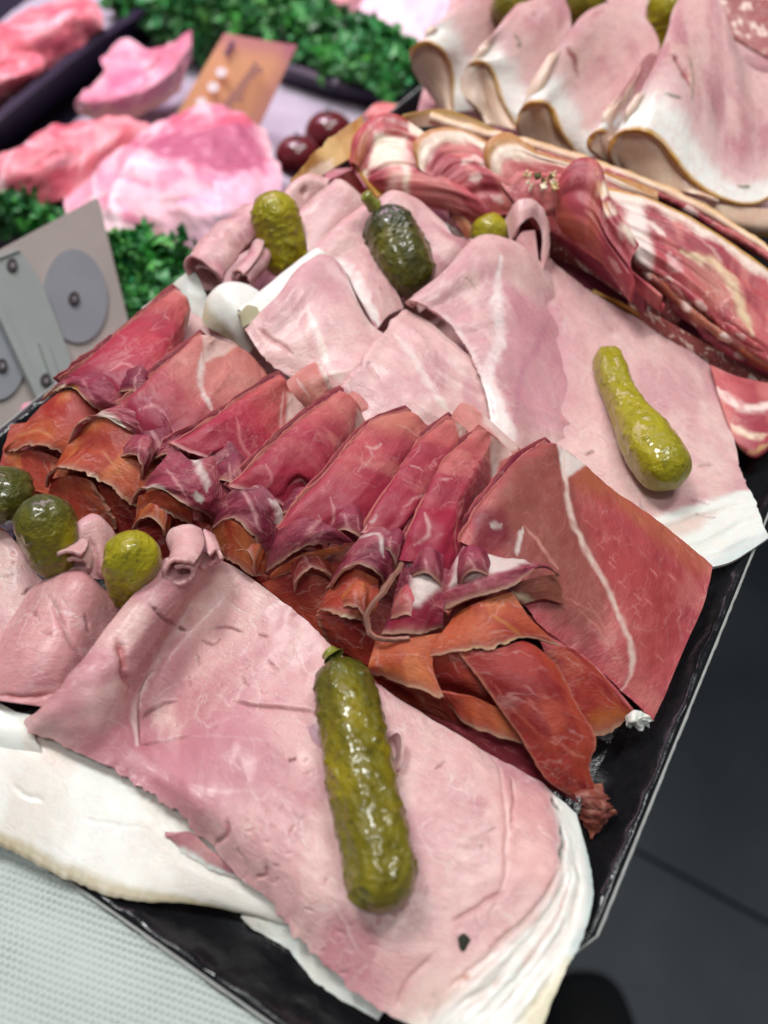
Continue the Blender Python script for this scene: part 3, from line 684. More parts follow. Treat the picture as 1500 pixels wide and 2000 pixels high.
sheet('fold', [
    [(-110, 1000, 26), (-30, 1018, 28), (12, 1035, 28), (62, 1115, 22), (120, 1165, 17)],
    [(-110, 1120, 26), (-20, 1120, 27), (30, 1130, 27), (90, 1190, 22), (150, 1220, 18)],
    [(-110, 1320, 20), (-20, 1290, 21), (30, 1280, 21), (100, 1300, 18), (160, 1330, 15)]],
    'ham', 'hamo', t, sp=.7, roll={'v0': 2}, rag={'v0': (.8, .4)}, strokes=[([(45, 1160), (62, 1150), (72, 1155)], 2.5, SLIT, .8, 1), ([(22, 1060), (24, 1090), (18, 1110)], 4, PINKD, .6, .8), ([(0, 1126), (25, 1122)], 1.9, SLIT, .6, .7)])

# ------------------------------------------------------------------ gherkins
GG = 'pickled gherkins'
G_OL = [(112, 102, 12), (138, 124, 14), (86, 84, 14)]; G_YE = [(150, 140, 14), (164, 152, 20), (130, 122, 14)]; G_DK = [(74, 74, 18), (98, 92, 18), (56, 60, 18)]
def gherkin(label, axis, rad, pal, pal_tip=None, tip_at=0, warts=260, wart_h=.5, stem=None, seed=1, sp=.45):
    """axis: (px,py,h) along the fruit; rad: radii mm along it"""
    A = np.array([at(*p) for p in axis]); Ln = np.linalg.norm(np.diff(A, axis=0), axis=1).sum()
    n = int(Ln/sp); c = spline(A, n); R = herm(np.array(rad, float)[:, None], n, np.linspace(0, 1, len(rad)))[:, 0]
    T = np.gradient(c, axis=0); T /= np.linalg.norm(T, axis=1, keepdims=True)
    up = np.array([0, 0, 1.]); X = np.cross(T, up); X /= np.linalg.norm(X, axis=1, keepdims=True); Y = np.cross(X, T)
    m = int(max(40, 2*math.pi*max(rad)/sp)); th = np.linspace(0, 2*math.pi, m, endpoint=False)
    # rounded ends
    s = np.linspace(0, 1, n)*Ln; re0, re1 = rad[0]*1.0, rad[-1]*1.0
    cap = np.ones(n); e = np.clip(s/re0, 0, 1); cap = np.minimum(cap, np.sqrt(np.clip(1-(1-e)**2.2, 0, 1))); e = np.clip((Ln-s)/re1, 0, 1); cap = np.minimum(cap, np.sqrt(np.clip(1-(1-e)**2.2, 0, 1)))
    Rr = np.maximum(R*cap, .05)
    S, TH = np.meshgrid(s, th, indexing='ij')
    rng = np.random.default_rng(seed); disp = .35*fbm(S/7, TH*2, seed, 3)+.28*np.cos(TH*5+seed+S*.03)
    rad_arc = np.mean(rad); wmask = np.zeros_like(S)
    for k in range(warts):
        ws, wt, wr_ = rng.uniform(0, Ln), rng.uniform(0, 2*math.pi), rng.uniform(.5, 1.25)
        dt = (TH-wt+math.pi) % (2*math.pi)-math.pi; d2 = ((S-ws)**2+(dt*rad_arc)**2)/wr_**2
        g = np.exp(-d2); disp += wart_h*rng.uniform(.4, 1.2)*g; wmask = np.maximum(wmask, g*rng.uniform(.2, 1))
    RR = Rr[:, None]+disp*np.clip(cap*1.3-.25, 0, 1)[:, None]
    V = c[:, None]+X[:, None]*(np.cos(TH)*RR)[..., None]+Y[:, None]*(np.sin(TH)*RR)[..., None]
    p = [lin(x) for x in pal]; n1 = fbm(S/16, TH*1.2, seed+2, 3); n2 = fbm(S/3, TH*4, seed+3, 4)
    C = p[0]+(p[1]-p[0])*sm(-.1, .5, n1)[..., None]; C = C+(p[2]-C)*sm(0, .5, n2)[..., None]*.35
    if pal_tip:
        k = sm(.42, 0, np.abs(S/Ln-tip_at)+.08*n1)[..., None]; C = C*(1-k*.85)+lin(pal_tip)*k*.85
    C = C*(1-.5*wmask[..., None]**2); 
    idx = np.arange(n*m).reshape(n, m); i2 = np.roll(idx, -1, 1)
    q = np.stack([idx[:-1], i2[:-1], i2[1:], idx[1:]], -1).reshape(-1, 4)
    r = empty('gherkin', c[n//2]-np.array([0, 0, max(rad)]), label, 'gherkin', GG); r['org'] = list(r.location)
    link('skin', V.reshape(-1, 3), q, M['gherkin'], r, C.reshape(-1, 3))
    if stem:
        Aa = at(*stem[0]); Bb = at(*stem[1]); k = 12; vs_ = []
        for j, (f_, rr) in enumerate(((-.3, 1.25), (.15, 1), (.5, .85), (.85, .95), (1, .8), (1.02, .1))):
            cc = Aa+(Bb-Aa)*f_; tt = (Bb-Aa)/np.linalg.norm(Bb-Aa); x = np.cross(tt, up); x /= np.linalg.norm(x); y = np.cross(x, tt)
            for i in range(k): a = 2*math.pi*i/k; vs_.append(cc+(x*math.cos(a)+y*math.sin(a))*rr*stem[2]*(1+.12*math.sin(3*a+j)))
        i = np.arange(6*k).reshape(6, k); j2 = np.roll(i, -1, 1)
        link('stem', np.array(vs_), np.stack([i[:-1], j2[:-1], j2[1:], i[1:]], -1).reshape(-1, 4), M['gherkin'], r, np.tile(lin((128, 132, 52)), (6*k, 1)))
    return r
gherkin('longest knobbly gherkin lying across the front ham slice', [(660, 1292, 25.8), (684, 1400, 26), (708, 1530, 25.6), (736, 1660, 24.6), (757, 1782, 23.4)],
        [6.6, 8.2, 8.5, 8.6, 8.7, 8.5, 7.8], G_OL, (58, 66, 18), 0, 560, .44, ((650, 1282, 27.5), (642, 1272, 27.5), 2.6), 5)
gherkin('smooth yellow-green gherkin narrow at one end, on the right-hand ham slice', [(1182, 685, 22), (1205, 755, 22), (1245, 830, 23), (1290, 900, 24), (1322, 945, 24)],
        [4.8, 6.2, 5.9, 6.9, 9.0, 9.4, 7.6], G_YE, None, 0, 260, .28, None, 8)
gherkin('yellow-green gherkin standing among the rolled ham at upper left', [(530, 375, 58), (540, 430, 47), (556, 490, 36), (566, 540, 26)], [7.2, 9.2, 9.6, 9.4, 8.4], G_YE, None, 0, 380, .55, None, 12, .5)
gherkin('dark green gherkin with stalk standing in the middle ham folds', [(742, 402, 52), (765, 455, 44), (792, 520, 36), (812, 580, 26)], [7.6, 10.6, 11.4, 11.0, 9], G_DK, (44, 52, 30), 0, 420, .45, ((728, 398, 54), (712, 380, 58), 2.6), 15, .5)
gherkin('gherkin end just showing behind the curled ham and dark salami', [(962, 438, 44), (955, 465, 34), (950, 490, 26)], [6.5, 8.2, 8], G_YE, None, 0, 60, .3, None, 18, .7)
gherkin('dark gherkin cut by the left photo edge', [(-8, 922, 46), (2, 965, 38), (8, 1020, 30)], [6.5, 9.4, 9.5, 8.5], G_DK, None, 0, 120, .35, None, 22, .6)
gherkin('plump dark glossy gherkin standing at left behind the pale ham', [(70, 966, 50), (86, 1010, 45), (102, 1065, 38), (108, 1130, 30)], [5.8, 8.1, 8.3, 7.0, 4.4], G_OL, (62, 70, 34), 0, 150, .35, None, 25, .5)
gherkin('small bright yellow-green gherkin with pointed base beside the ham curl', [(268, 1035, 46), (262, 1075, 42), (250, 1125, 34), (240, 1185, 24)], [5.6, 8.0, 7.7, 5.4, 2.2], G_YE, None, 0, 110, .25, None, 29, .45)
gherkin('leftmost of three gherkins behind the yellow-rind ham folds', [(1010, -10, 75), (1002, 25, 62), (995, 60, 48)], [9, 11.5, 11.5, 10], G_OL, None, 0, 60, .3, None, 33, .8)
gherkin('middle of three gherkins behind the yellow-rind ham folds', [(1140, -15, 75), (1138, 20, 62), (1132, 60, 48)], [9, 11.5, 11.5, 10], G_OL, None, 0, 60, .3, None, 35, .8)
gherkin('rightmost of three gherkins behind the yellow-rind ham folds', [(1318, -30, 80), (1308, 30, 66), (1302, 90, 52), (1300, 120, 42)], [9, 11.5, 12, 10], G_YE, None, 0, 60, .3, None, 38, .8)
# ------------------------------------------------------------------ cooked ham in the middle of the tray
t = thing('ham_slice', (1250, 850, 0), 'broad flat pink ham slice at right with the narrow-necked gherkin on it', 'ham', HG)
sheet('ham_sheet', [
    [(1072, 505, 31), (1190, 592, 23), (1310, 655, 18), (1385, 712, 15)],
    [(1040, 600, 30), (1180, 690, 20), (1330, 760, 16), (1422, 815, 13)],
    [(960, 720, 25), (1120, 820, 18), (1320, 890, 14), (1453, 935, 12)],
    [(900, 800, 22), (1080, 930, 16), (1290, 1000, 13), (1480, 990, 11.5)],
    [(880, 860, 20), (1050, 1000, 14), (1250, 1080, 11.5), (1400, 1108, 11), (1500, 1050, 11)]],
    'ham', 'hamo', t, sp=.65, thick=1.6, rag={'v0': (.5, .3), 'u1': (.8, .25), 'v1': (.4, .3)}, wr=(.8, 22), nsc=30,
    polys=[([(1205, 1045), (1300, 1000), (1400, 972), (1475, 955), (1540, 1010), (1510, 1100), (1390, 1150), (1240, 1110)], WHITE, 8, .7),
           ([(1240, 1040), (1330, 1010), (1400, 1000), (1370, 1030), (1280, 1055)], (232, 200, 190), 10, 1, .8),
           ([(1380, 1100), (1440, 1060), (1520, 1030), (1520, 1120), (1400, 1140)], (208, 218, 214), 8, .5, .7),
           ([(900, 700), (1080, 560), (1130, 720), (1090, 860), (960, 840)], (208, 140, 152), 40, 2, .75)],
    strokes=[([(1010, 660), (1045, 690), (1080, 715), (1100, 748)], 9, (240, 214, 212), .9, -.7), ([(1140, 800), (1200, 880), (1260, 960)], 6, (236, 200, 198), .5),
             ([(1145, 890), (1160, 880)], 4, SLIT, .7, .6), ([(1365, 912), (1395, 906)], 4, SLIT, .5, .6), ([(1350, 975), (1385, 985)], 3.5, SLIT, .5, .6),
             ([(1360, 1005), (1395, 1012)], 3, SLIT, .5, .5), ([(1250, 985), (1262, 1000)], 3, SLIT, .5, .5), ([(1195, 815), (1200, 825)], 3, SLIT, .6, .5), ([(1240, 925), (1250, 930)], 3, SLIT, .6, .5),
             ([(1230, 1060), (1330, 1020), (1440, 985)], 8, (226, 206, 194), .9, .6), ([(1260, 1090), (1370, 1060), (1470, 1010)], 7, (222, 214, 204), .9, .6), ([(1300, 1110), (1400, 1085), (1480, 1045)], 5, (206, 206, 200), .9, .5),
             ([(1285, 660), (1300, 668), (1310, 655)], 5, (214, 150, 152), .6)])
t = thing('ham_slice', (1000, 650, 0), 'ham slice peaked in the centre with white sinew and a tall curled tip', 'ham', HG)
sheet('peak', [
    [(795, 588, 39), (860, 540, 43), (965, 457, 46), (1012, 478, 41), (1066, 530, 31)],
    [(850, 608, 39), (920, 565, 42), (985, 540, 42), (1022, 560, 38), (1090, 610, 26)],
    [(905, 668, 35), (950, 650, 36), (995, 650, 34), (1042, 680, 29), (1122, 725, 19)],
    [(950, 780, 29), (985, 790, 28), (1025, 800, 24), (1072, 820, 20.5), (1150, 860, 14)],
    [(962, 865, 25), (1000, 872, 24), (1052, 890, 19), (1140, 920, 13)]],
    'ham', 'hamo', t, sp=.6, pleat=(.9, 16, 60), thick=1.4, roll={'v0': 1.6}, rag={'u0': (.5, .4)}, nsc=24, polys=[([(985, 560), (1130, 600), (1160, 860), (1000, 840), (970, 700)], (206, 140, 152), 34, 2, .7), ([(925, 745), (960, 740), (1010, 850), (1000, 890), (950, 880)], (242, 226, 220), 10, 1, .85)],
    strokes=[([(978, 500), (972, 600), (975, 680), (950, 730), (945, 790), (965, 850)], 24, (242, 226, 222), .9), ([(850, 600), (900, 655), (930, 700), (945, 760)], 9, WHITE, .8),
             ([(1075, 620), (1040, 690), (1010, 760), (1000, 830)], 16, (196, 128, 148), .6), ([(905, 540), (935, 560)], 3, SLIT, .4, .4)])
sheet('front_fold', [
    [(790, 604, 35), (828, 620, 34), (878, 662, 33), (938, 712, 31)],
    [(745, 652, 37), (800, 680, 36), (870, 725, 33), (962, 775, 27.5)],
    [(690, 730, 35), (760, 770, 33), (825, 805, 31), (935, 855, 25)],
    [(645, 790, 29), (720, 850, 27), (800, 870, 26), (885, 900, 22)]],
    'ham', 'hamo', t, sp=.6, pleat=(.9, 14, 50), roll={'u0': 1.4}, strokes=[([(765, 640), (800, 690), (830, 750), (880, 810)], 16, (240, 222, 214), .85), ([(715, 700), (730, 730), (745, 745)], 4, PINKD, .5, .6),
              ([(805, 635), (815, 642), (830, 632)], 3, (226, 186, 186), .7), ([(700, 745), (735, 790)], 4, (238, 205, 200), .6), ([(690, 690), (712, 720)], 3, PINKD, .6, .7)])
sheet('curled_tip', [
    [(984, 425, 44), (1008, 394, 50), (1040, 387, 51), (1066, 422, 47), (1074, 470, 40), (1068, 520, 34)],
    [(990, 448, 41), (1012, 414, 48), (1042, 405, 49), (1062, 435, 45), (1070, 480, 39), (1066, 535, 33)],
    [(994, 476, 38), (1014, 440, 45), (1040, 424, 46), (1056, 448, 43), (1060, 495, 38), (1062, 550, 33)]], 'ham', 'ham', t, sp=.55, rag={'v1': (.5, .4), 'v0': (.8, .5)})
sheet('inner_curl', [[(1000, 485, 38), (1018, 455, 42), (1044, 450, 41)], [(1010, 500, 36), (1035, 500, 36), (1056, 545, 32)]], 'ham', 'hamd', t, sp=.7)
t = thing('ham_slice', (640, 640, 0), 'ham slice folded into a ridge with a long open slit, left of centre', 'ham', HG)
sheet('ridge_fold', [
    [(478, 640, 35), (540, 588, 40), (598, 515, 45), (635, 500, 46), (662, 514, 44)],
    [(500, 680, 34), (570, 620, 39), (620, 565, 43), (662, 556, 42), (700, 590, 39)],
    [(540, 720, 31), (600, 680, 36), (655, 655, 38), (700, 648, 38), (735, 640, 35)],
    [(600, 760, 27), (650, 750, 31), (700, 738, 33), (750, 715, 32), (785, 680, 31)],
    [(660, 810, 22), (710, 800, 25), (760, 790, 26), (820, 765, 25)]],
    'ham', 'hamo', t, sp=.6, pleat=(.9, 14, 60), roll={'v0': 1.6}, rag={'u0': (.8, .3)}, nsc=24,
    strokes=[([(600, 600), (625, 670), (650, 720), (690, 760)], 15, (242, 226, 216), .85), ([(506, 645), (540, 668), (570, 690)], 5, PINKD, .7, .9), ([(560, 630), (590, 670)], 4, (238, 208, 200), .6),
             ([(650, 512), (690, 535), (715, 575), (735, 630)], 7, WHITE, .8)])
sheet('back_fold', [[(600, 500, 43), (650, 452, 46), (712, 402, 48)], [(655, 515, 41), (700, 485, 42), (740, 450, 42)], [(700, 580, 36), (735, 560, 37), (765, 540, 36)], [(735, 645, 31), (760, 615, 31), (790, 600, 30)]],
      'ham', 'ham', t, sp=.7, roll={'v0': 2}, strokes=[([(640, 497), (690, 540), (720, 600), (742, 640)], 22, WHITE, .9), ([(715, 520), (740, 580), (752, 620)], 8, (240, 212, 208), .7)])
sheet('white_ridge', [[(468, 605, 39), (530, 552, 43), (585, 512, 46), (622, 486, 47)], [(492, 625, 37), (550, 580, 41), (600, 535, 44), (640, 503, 45)], [(505, 650, 33), (560, 620, 36), (610, 570, 40)]], 'ham', 'fat', t, sp=.8, roll={'v0': 2})
sheet('rind_block', [[(468, 612, 40), (484, 596, 41), (502, 600, 40)], [(474, 640, 36), (492, 630, 37), (512, 622, 37)]], 'ham', 'fat', t, thick=3, polys=[([(0, 0), (1500, 0), (1500, 2000), (0, 2000)], (196, 188, 154), 1)])
t = thing('ham_slice', (440, 560, 0), 'ham slice rolled into a tube with a white fat lump at upper left', 'ham', HG)
sheet('fat_lump', [[(394, 620, 33), (404, 582, 38), (438, 553, 41), (482, 556, 40), (520, 580, 36)], [(402, 636, 32), (420, 604, 37), (450, 585, 40), (485, 590, 38), (520, 600, 34)], [(440, 660, 28), (458, 640, 33), (478, 625, 35), (510, 625, 31)], [(480, 700, 22), (495, 680, 25), (515, 665, 26)]],
      'ham', 'fat', t, sp=.7, roll={'v0': 2}, rims=[('u0', 5, (206, 190, 156), .4, .9)])
curl(t, 'ham', (400, 540, 39), (505, 425, 44), 8.0, 8.8, 1.4, .2, seed=41)
curl(t, 'ham', (474, 548, 38), (512, 486, 39), 4.6, 5.2, 1.3, 1.2, seed=43)
sheet('under_fold', [[(360, 600, 30), (420, 640, 29), (480, 690, 26), (530, 740, 22)], [(345, 700, 22), (410, 690, 23), (470, 730, 21), (520, 770, 18)]], 'ham', 'hamo', t, sp=.8)
sheet('fat_end', [[(278, 605, 30), (325, 565, 35), (378, 520, 38)], [(288, 625, 25), (345, 595, 30), (400, 570, 33)], [(330, 660, 20), (380, 640, 24), (420, 620, 26)]], 'ham', 'fat', t, sp=.9)
t = thing('ham_slice', (650, 430, 0), 'wedge of smooth pink ham between the two standing gherkins', 'ham', HG)
sheet('wedge', [[(580, 415, 45), (620, 382, 49), (662, 350, 52)], [(595, 450, 43), (650, 418, 46), (706, 388, 47)], [(602, 500, 38), (665, 460, 40), (725, 425, 40)]], 'ham', 'ham', t, sp=.8, roll={'v0': 2, 'u1': 2}, polys=[([(600, 430), (640, 410), (640, 470), (600, 490)], (236, 200, 200), 20, 1, .6)])
sheet('back_flap', [[(550, 385, 44), (585, 352, 48), (612, 345, 48), (640, 360, 46)], [(560, 425, 39), (600, 400, 41), (640, 385, 41)]], 'ham', 'ham', t, sp=.8, roll={'v0': 2}, strokes=[([(592, 362), (594, 380)], 10, (150, 50, 60), .8, 2)])
sheet('base_layer', [[(420, 520, 24), (560, 430, 26), (720, 380, 26), (900, 430, 24)], [(440, 640, 18), (600, 620, 18), (800, 600, 18), (960, 560, 18)], [(560, 760, 14), (700, 780, 14), (860, 800, 14), (1000, 760, 14)]], 'ham', 'ham', t, sp=1.2)
t = thing('ham_slice', (830, 450, 0), 'ham slice standing behind the dark stalked gherkin', 'ham', HG)
sheet('fold', [[(722, 420, 46), (745, 388, 50), (772, 373, 51), (805, 385, 48), (850, 425, 44)], [(760, 470, 42), (800, 440, 45), (840, 440, 44), (890, 465, 41)], [(800, 560, 33), (850, 530, 36), (895, 500, 38), (932, 475, 38)], [(820, 610, 26), (880, 570, 28), (950, 520, 30)]], 'ham', 'ham', t, sp=.75, roll={'v0': 2.5}, rag={'u1': (.6, .3)}, rims=[('u1', 1.0, WHITE, .5, .6)])

# ------------------------------------------------------------------ cured ham row
CG = 'folded slices of cured ham'
def cured(names, p, label):
    return thing('cured_ham_slice', p, label, 'cured ham', CG)
def P(t, name, rows, pal='cure', crust=None, **kw):
    d = dict(sp=.5, thick=.85, wr=(.5, 7), nsc=16)
    if name == 'top_fold' and 'largest' not in t['label']:
        d['pleat'] = (.55, 9, 60); d['rims'] = [('u1', 24, (168, 42, 72), .7, .75), ('u0', 13, (214, 134, 118), .8, .5)]
    if 'cuff' in name or 'lobe' in name: d['wr'] = (.9, 6)
    if crust:
        r = d.setdefault('rag', {}); r[crust] = (1.1, .5)
        d['rims'] = [(crust, 2.2, (166, 104, 98), .6, .5), (crust, .9, (200, 164, 138), .7, .72)]
    d.update({k: v for k, v in kw.items() if k not in ('rims', 'rag')})
    if name == 'top_fold':
        if 'v0' in d.get('roll', {}): d['roll'] = {'v0': 1.3}
        n_ = len(rows)-1; h0 = np.mean([p[2] for p in rows[0]]); h1 = np.mean([p[2] for p in rows[-1]])
        if 'largest' not in t['label']:
            rows = [[(x, y, h+.45*((h0+(h1-h0)*(i/n_)**1.3)-np.mean([p[2] for p in r]))) for x, y, h in r] for i, r in enumerate(rows)]
        for q_ in range(2):
            rr = random.Random(len(t['label'])*3+q_); ox, oy = -rr.uniform(5, 9)*(q_+1), -rr.uniform(4, 8)*(q_+1); m_ = len(rows[0])-1
            lay = [(x+ox*(.4+.9*i/m_), y+oy*(1.1-.6*i/m_), h-2.2*(q_+1)) for i, (x, y, h) in enumerate(rows[0])]
            sheet('back_layer', [lay, [(x+14, y+12, h-2.5) for x, y, h in lay]], 'cured', ['curep', 'cured'][q_], t, sp=.6, thick=.8, rag={'v0': (.9, .25)}, edge_col=(200, 100, 98), rims=[('v0', .8, (208, 122, 116), .7, .5)])
    d['rims'] = d.get('rims', [])+list(kw.get('rims', [])); d['rag'] = {**d.get('rag', {}), **kw.get('rag', {})}
    return sheet(name, rows, 'cured', pal, t, edge_col=(196, 116, 102), **d)
PF = (238, 222, 214)

t = cured(0, (240, 720, 0), 'leftmost cured ham slice, its deep red fold ending in a pale crusted cuff')
P(t, 'top_fold', [
    [(345, 566, 41), (285, 612, 41), (220, 665, 41), (150, 722, 39), (122, 742, 36)],
    [(372, 600, 39), (330, 655, 42), (270, 705, 43), (215, 742, 42), (180, 765, 39)],
    [(362, 650, 33), (345, 715, 36), (300, 760, 38), (255, 800, 37), (225, 820, 34)],
    [(352, 700, 26), (370, 760, 28), (350, 830, 29), (300, 860, 28), (260, 880, 26)]], 'curer', roll={'v0': 3.2}, rims=[('u0', 1.2, (230, 190, 180), .5, .5)],
    polys=[([(120, 700), (220, 720), (330, 800), (300, 880), (180, 820), (110, 760)], (128, 38, 56), 14, 1.2, .9)],
    strokes=[([(370, 600), (362, 640), (352, 690)], 7, (232, 186, 178), .8), ([(215, 725), (240, 712), (275, 740), (300, 780)], 6, (222, 150, 150), .7), ([(190, 735), (205, 770), (215, 800)], 9, PF, .7), ([(170, 735), (180, 770), (205, 800)], 4, (214, 140, 146), .7)])
P(t, 'crusted_cuff', [[(122, 742, 37), (165, 724, 41), (215, 745, 42), (240, 800, 37)], [(95, 764, 33), (135, 742, 39), (190, 768, 40), (230, 808, 35)], [(78, 786, 27), (105, 764, 34), (140, 757, 38), (175, 788, 37), (215, 816, 31)]], 'cured', 'v1',
  strokes=[([(85, 775), (110, 766), (140, 764)], 14, CREAM, .95), ([(140, 758), (150, 768)], 12, (206, 150, 60), .8), ([(160, 740), (185, 780)], 6, (214, 140, 146), .7)])
P(t, 'inner_fold', [[(80, 792, 26), (140, 762, 36), (215, 815, 31)], [(12, 872, 23), (62, 832, 29), (130, 848, 31), (185, 885, 25)], [(8, 888, 19), (52, 872, 26), (105, 880, 28), (130, 908, 22)]], 'oran', 'v1', polys=[([(80, 780), (200, 780), (200, 830), (90, 815)], (170, 46, 40), 10, 1, .8)], strokes=[([(30, 850), (80, 840), (110, 862)], 5, (224, 160, 110), .6)])
P(t, 'lower_fold', [[(8, 882, 20), (70, 880, 23), (145, 912, 22)], [(4, 945, 14), (80, 962, 15), (175, 1015, 12)]], 'oran')

t = cured(0, (400, 780, 0), 'second cured ham slice from the left, with a white fat stripe and arched crusty cuff')
P(t, 'top_fold', [
    [(395, 655, 44), (330, 708, 45), (270, 760, 45), (235, 788, 43)],
    [(430, 664, 41), (390, 730, 43), (330, 790, 44), (285, 825, 42), (262, 845, 38)],
    [(480, 685, 34), (470, 750, 36), (410, 820, 38), (350, 860, 38), (310, 880, 35)],
    [(520, 725, 26), (545, 790, 26), (490, 880, 27), (420, 920, 27), (370, 935, 25)]], 'curep', roll={'v0': 3},
    polys=[([(385, 640), (460, 672), (440, 690), (400, 706), (395, 670)], PF, 4, .5), ([(230, 770), (300, 770), (370, 850), (420, 920), (330, 930), (250, 850)], (136, 44, 62), 16, 1.2, .9)],
    strokes=[([(392, 690), (395, 740), (415, 810)], 12, PF, .9), ([(270, 800), (300, 790), (330, 830), (355, 870)], 6, (222, 150, 152), .7), ([(255, 810), (290, 850), (325, 890)], 5, (226, 160, 160), .7), ([(330, 830), (345, 870)], 4, (226, 170, 166), .6)])
P(t, 'crusted_cuff', [[(225, 800, 38), (262, 786, 42), (310, 812, 42), (350, 880, 35)], [(175, 830, 34), (215, 800, 41), (275, 825, 41), (320, 870, 35)], [(135, 882, 24), (138, 848, 32), (160, 818, 38), (197, 814, 40), (245, 838, 39), (295, 862, 33)]], 'cured', 'v1', strokes=[([(165, 822), (200, 816), (240, 838)], 16, (238, 230, 214), .95), ([(240, 810), (270, 850)], 6, (222, 150, 152), .6)])
P(t, 'side_lobe', [[(255, 790, 41), (310, 800, 43), (348, 870, 39)], [(250, 842, 37), (300, 880, 37), (338, 928, 31)]], 'cured', strokes=[([(285, 820), (310, 860), (330, 905)], 6, (222, 156, 156), .7)])
P(t, 'inner_fold', [[(140, 850, 30), (195, 818, 38.5), (265, 845, 37), (325, 895, 30)], [(118, 892, 26), (180, 878, 34), (250, 908, 34), (312, 962, 27)], [(88, 950, 20), (100, 917, 28), (126, 912, 31), (186, 937, 31), (232, 963, 29), (292, 1002, 22)]], 'oran', 'v1', polys=[([(140, 830), (300, 840), (340, 900), (300, 870), (160, 870)], (150, 36, 36), 16, 1, .8)], strokes=[([(200, 880), (240, 930)], 4, (230, 170, 120), .5), ([(170, 938), (192, 938)], 12, CREAM, .8)])
P(t, 'tail_fold', [[(100, 935, 22), (140, 930, 26), (180, 942, 28)], [(92, 990, 14), (160, 985, 19), (215, 1000, 21)], [(110, 1040, 8), (180, 1040, 12), (232, 1032, 15)]], 'oran', 'u1', polys=[([(80, 930), (150, 930), (170, 1000), (100, 990)], (188, 72, 50), 20, 1, .6)])
P(t, 'lower_fold', [[(190, 948, 26), (260, 975, 26), (335, 1000, 24)], [(235, 1040, 13), (290, 1045, 14), (345, 1060, 12)]], 'oranr')

t = cured(0, (470, 880, 0), 'third cured ham slice from the left, with a torn white-edged flap over striped lobes')
P(t, 'top_fold', [
    [(550, 735, 41), (447, 798, 44), (365, 852, 45), (338, 868, 43)],
    [(565, 760, 39), (500, 815, 42), (430, 862, 44), (398, 892, 43)],
    [(600, 800, 32), (560, 870, 34), (490, 925, 36), (440, 862, 41)],
    [(640, 830, 24), (620, 900, 25), (560, 975, 25), (500, 920, 30)]], 'curer', roll={'v0': 3}, rag={'u1': (.8, .3)}, rims=[('u1', 1.0, (226, 170, 166), .5, .8)],
    polys=[([(556, 770), (575, 765), (610, 800), (590, 815), (560, 830)], PF, 5, .5)], strokes=[([(553, 760), (548, 830), (550, 860)], 6, (230, 180, 172), .8), ([(460, 820), (480, 880), (500, 900)], 5, (222, 140, 140), .6)])
P(t, 'striped_lobe', [[(338, 870, 42), (380, 898, 42), (415, 890, 41), (450, 960, 34)], [(300, 922, 37), (345, 932, 41), (390, 958, 39), (425, 1000, 31)], [(253, 987, 24), (266, 958, 33), (290, 952, 37), (330, 964, 38), (370, 990, 35), (414, 1012, 28)]], 'cured', 'v1',
  strokes=[([(375, 895), (395, 920), (405, 960)], 16, PF, .85), ([(325, 915), (345, 940), (365, 975)], 6, (224, 160, 160), .8), ([(385, 960), (393, 985)], 12, (244, 236, 224), .95), ([(285, 958), (310, 955), (325, 962)], 12, (240, 232, 218), .9)])
P(t, 'dark_lobe', [[(410, 885, 41), (440, 862, 42), (490, 930, 37)], [(405, 940, 37), (440, 925, 38), (480, 960, 34)], [(408, 1005, 29), (440, 990, 31), (470, 980, 30)]], 'cured', strokes=[([(440, 880), (460, 920), (485, 950)], 5, (222, 150, 152), .7), ([(425, 940), (430, 980)], 4, (216, 140, 146), .6)])
P(t, 'inner_fold', [[(270, 968, 31), (310, 960, 36.5), (372, 996, 33)], [(264, 1020, 22), (284, 998, 28), (327, 1004, 30), (376, 1026, 26)]], 'oran', 'v1', strokes=[([(310, 1003), (335, 1008)], 9, CREAM, .8)])
P(t, 'lower_fold', [[(268, 1020, 22), (330, 1008, 25), (410, 1025, 23)], [(255, 1090, 11), (330, 1095, 11), (430, 1120, 11)]], 'oranr')

t = cured(0, (600, 900, 0), 'fourth cured ham slice from the left, with a bright flap above a purple striped cuff')
P(t, 'top_fold', [
    [(668, 765, 39), (588, 825, 43), (533, 872, 45), (490, 918, 45), (455, 952, 42)],
    [(700, 790, 38), (640, 850, 42), (580, 905, 44), (535, 955, 43), (520, 972, 41)],
    [(712, 820, 32), (680, 890, 34), (625, 950, 37), (585, 935, 40), (545, 985, 39)],
    [(740, 850, 24), (720, 930, 24), (665, 1005, 25), (625, 990, 29), (590, 1020, 28)]], 'cure', roll={'v0': 3}, rag={'u1': (.6, .3)}, rims=[('u1', 1.0, (226, 170, 166), .5, .8)],
    polys=[([(698, 800), (735, 800), (715, 850), (690, 880)], PF, 4, .5), ([(450, 960), (500, 910), (600, 900), (640, 960), (560, 1010)], (172, 36, 58), 24, 1.2, .8)],
    strokes=[([(697, 798), (690, 860), (682, 880)], 6, (232, 186, 178), .8), ([(520, 910), (530, 940), (510, 960)], 4, (222, 140, 146), .7), ([(560, 950), (582, 935), (612, 962)], 5, (228, 170, 168), .8)])
P(t, 'crusted_cuff', [[(455, 952, 42), (500, 942, 44), (545, 985, 41), (562, 1040, 34)], [(430, 990, 37), (470, 975, 42), (515, 1005, 40), (545, 1060, 31)], [(408, 1038, 27), (430, 1021, 34), (456, 1016, 38), (482, 1042, 37), (518, 1078, 28)]], 'cured', 'v1', strokes=[([(465, 950), (490, 985), (510, 1040)], 6, (228, 170, 170), .8), ([(525, 975), (545, 1000), (548, 1030)], 16, PF, .8), ([(445, 965), (490, 945), (505, 950)], 4, (226, 160, 160), .7)])
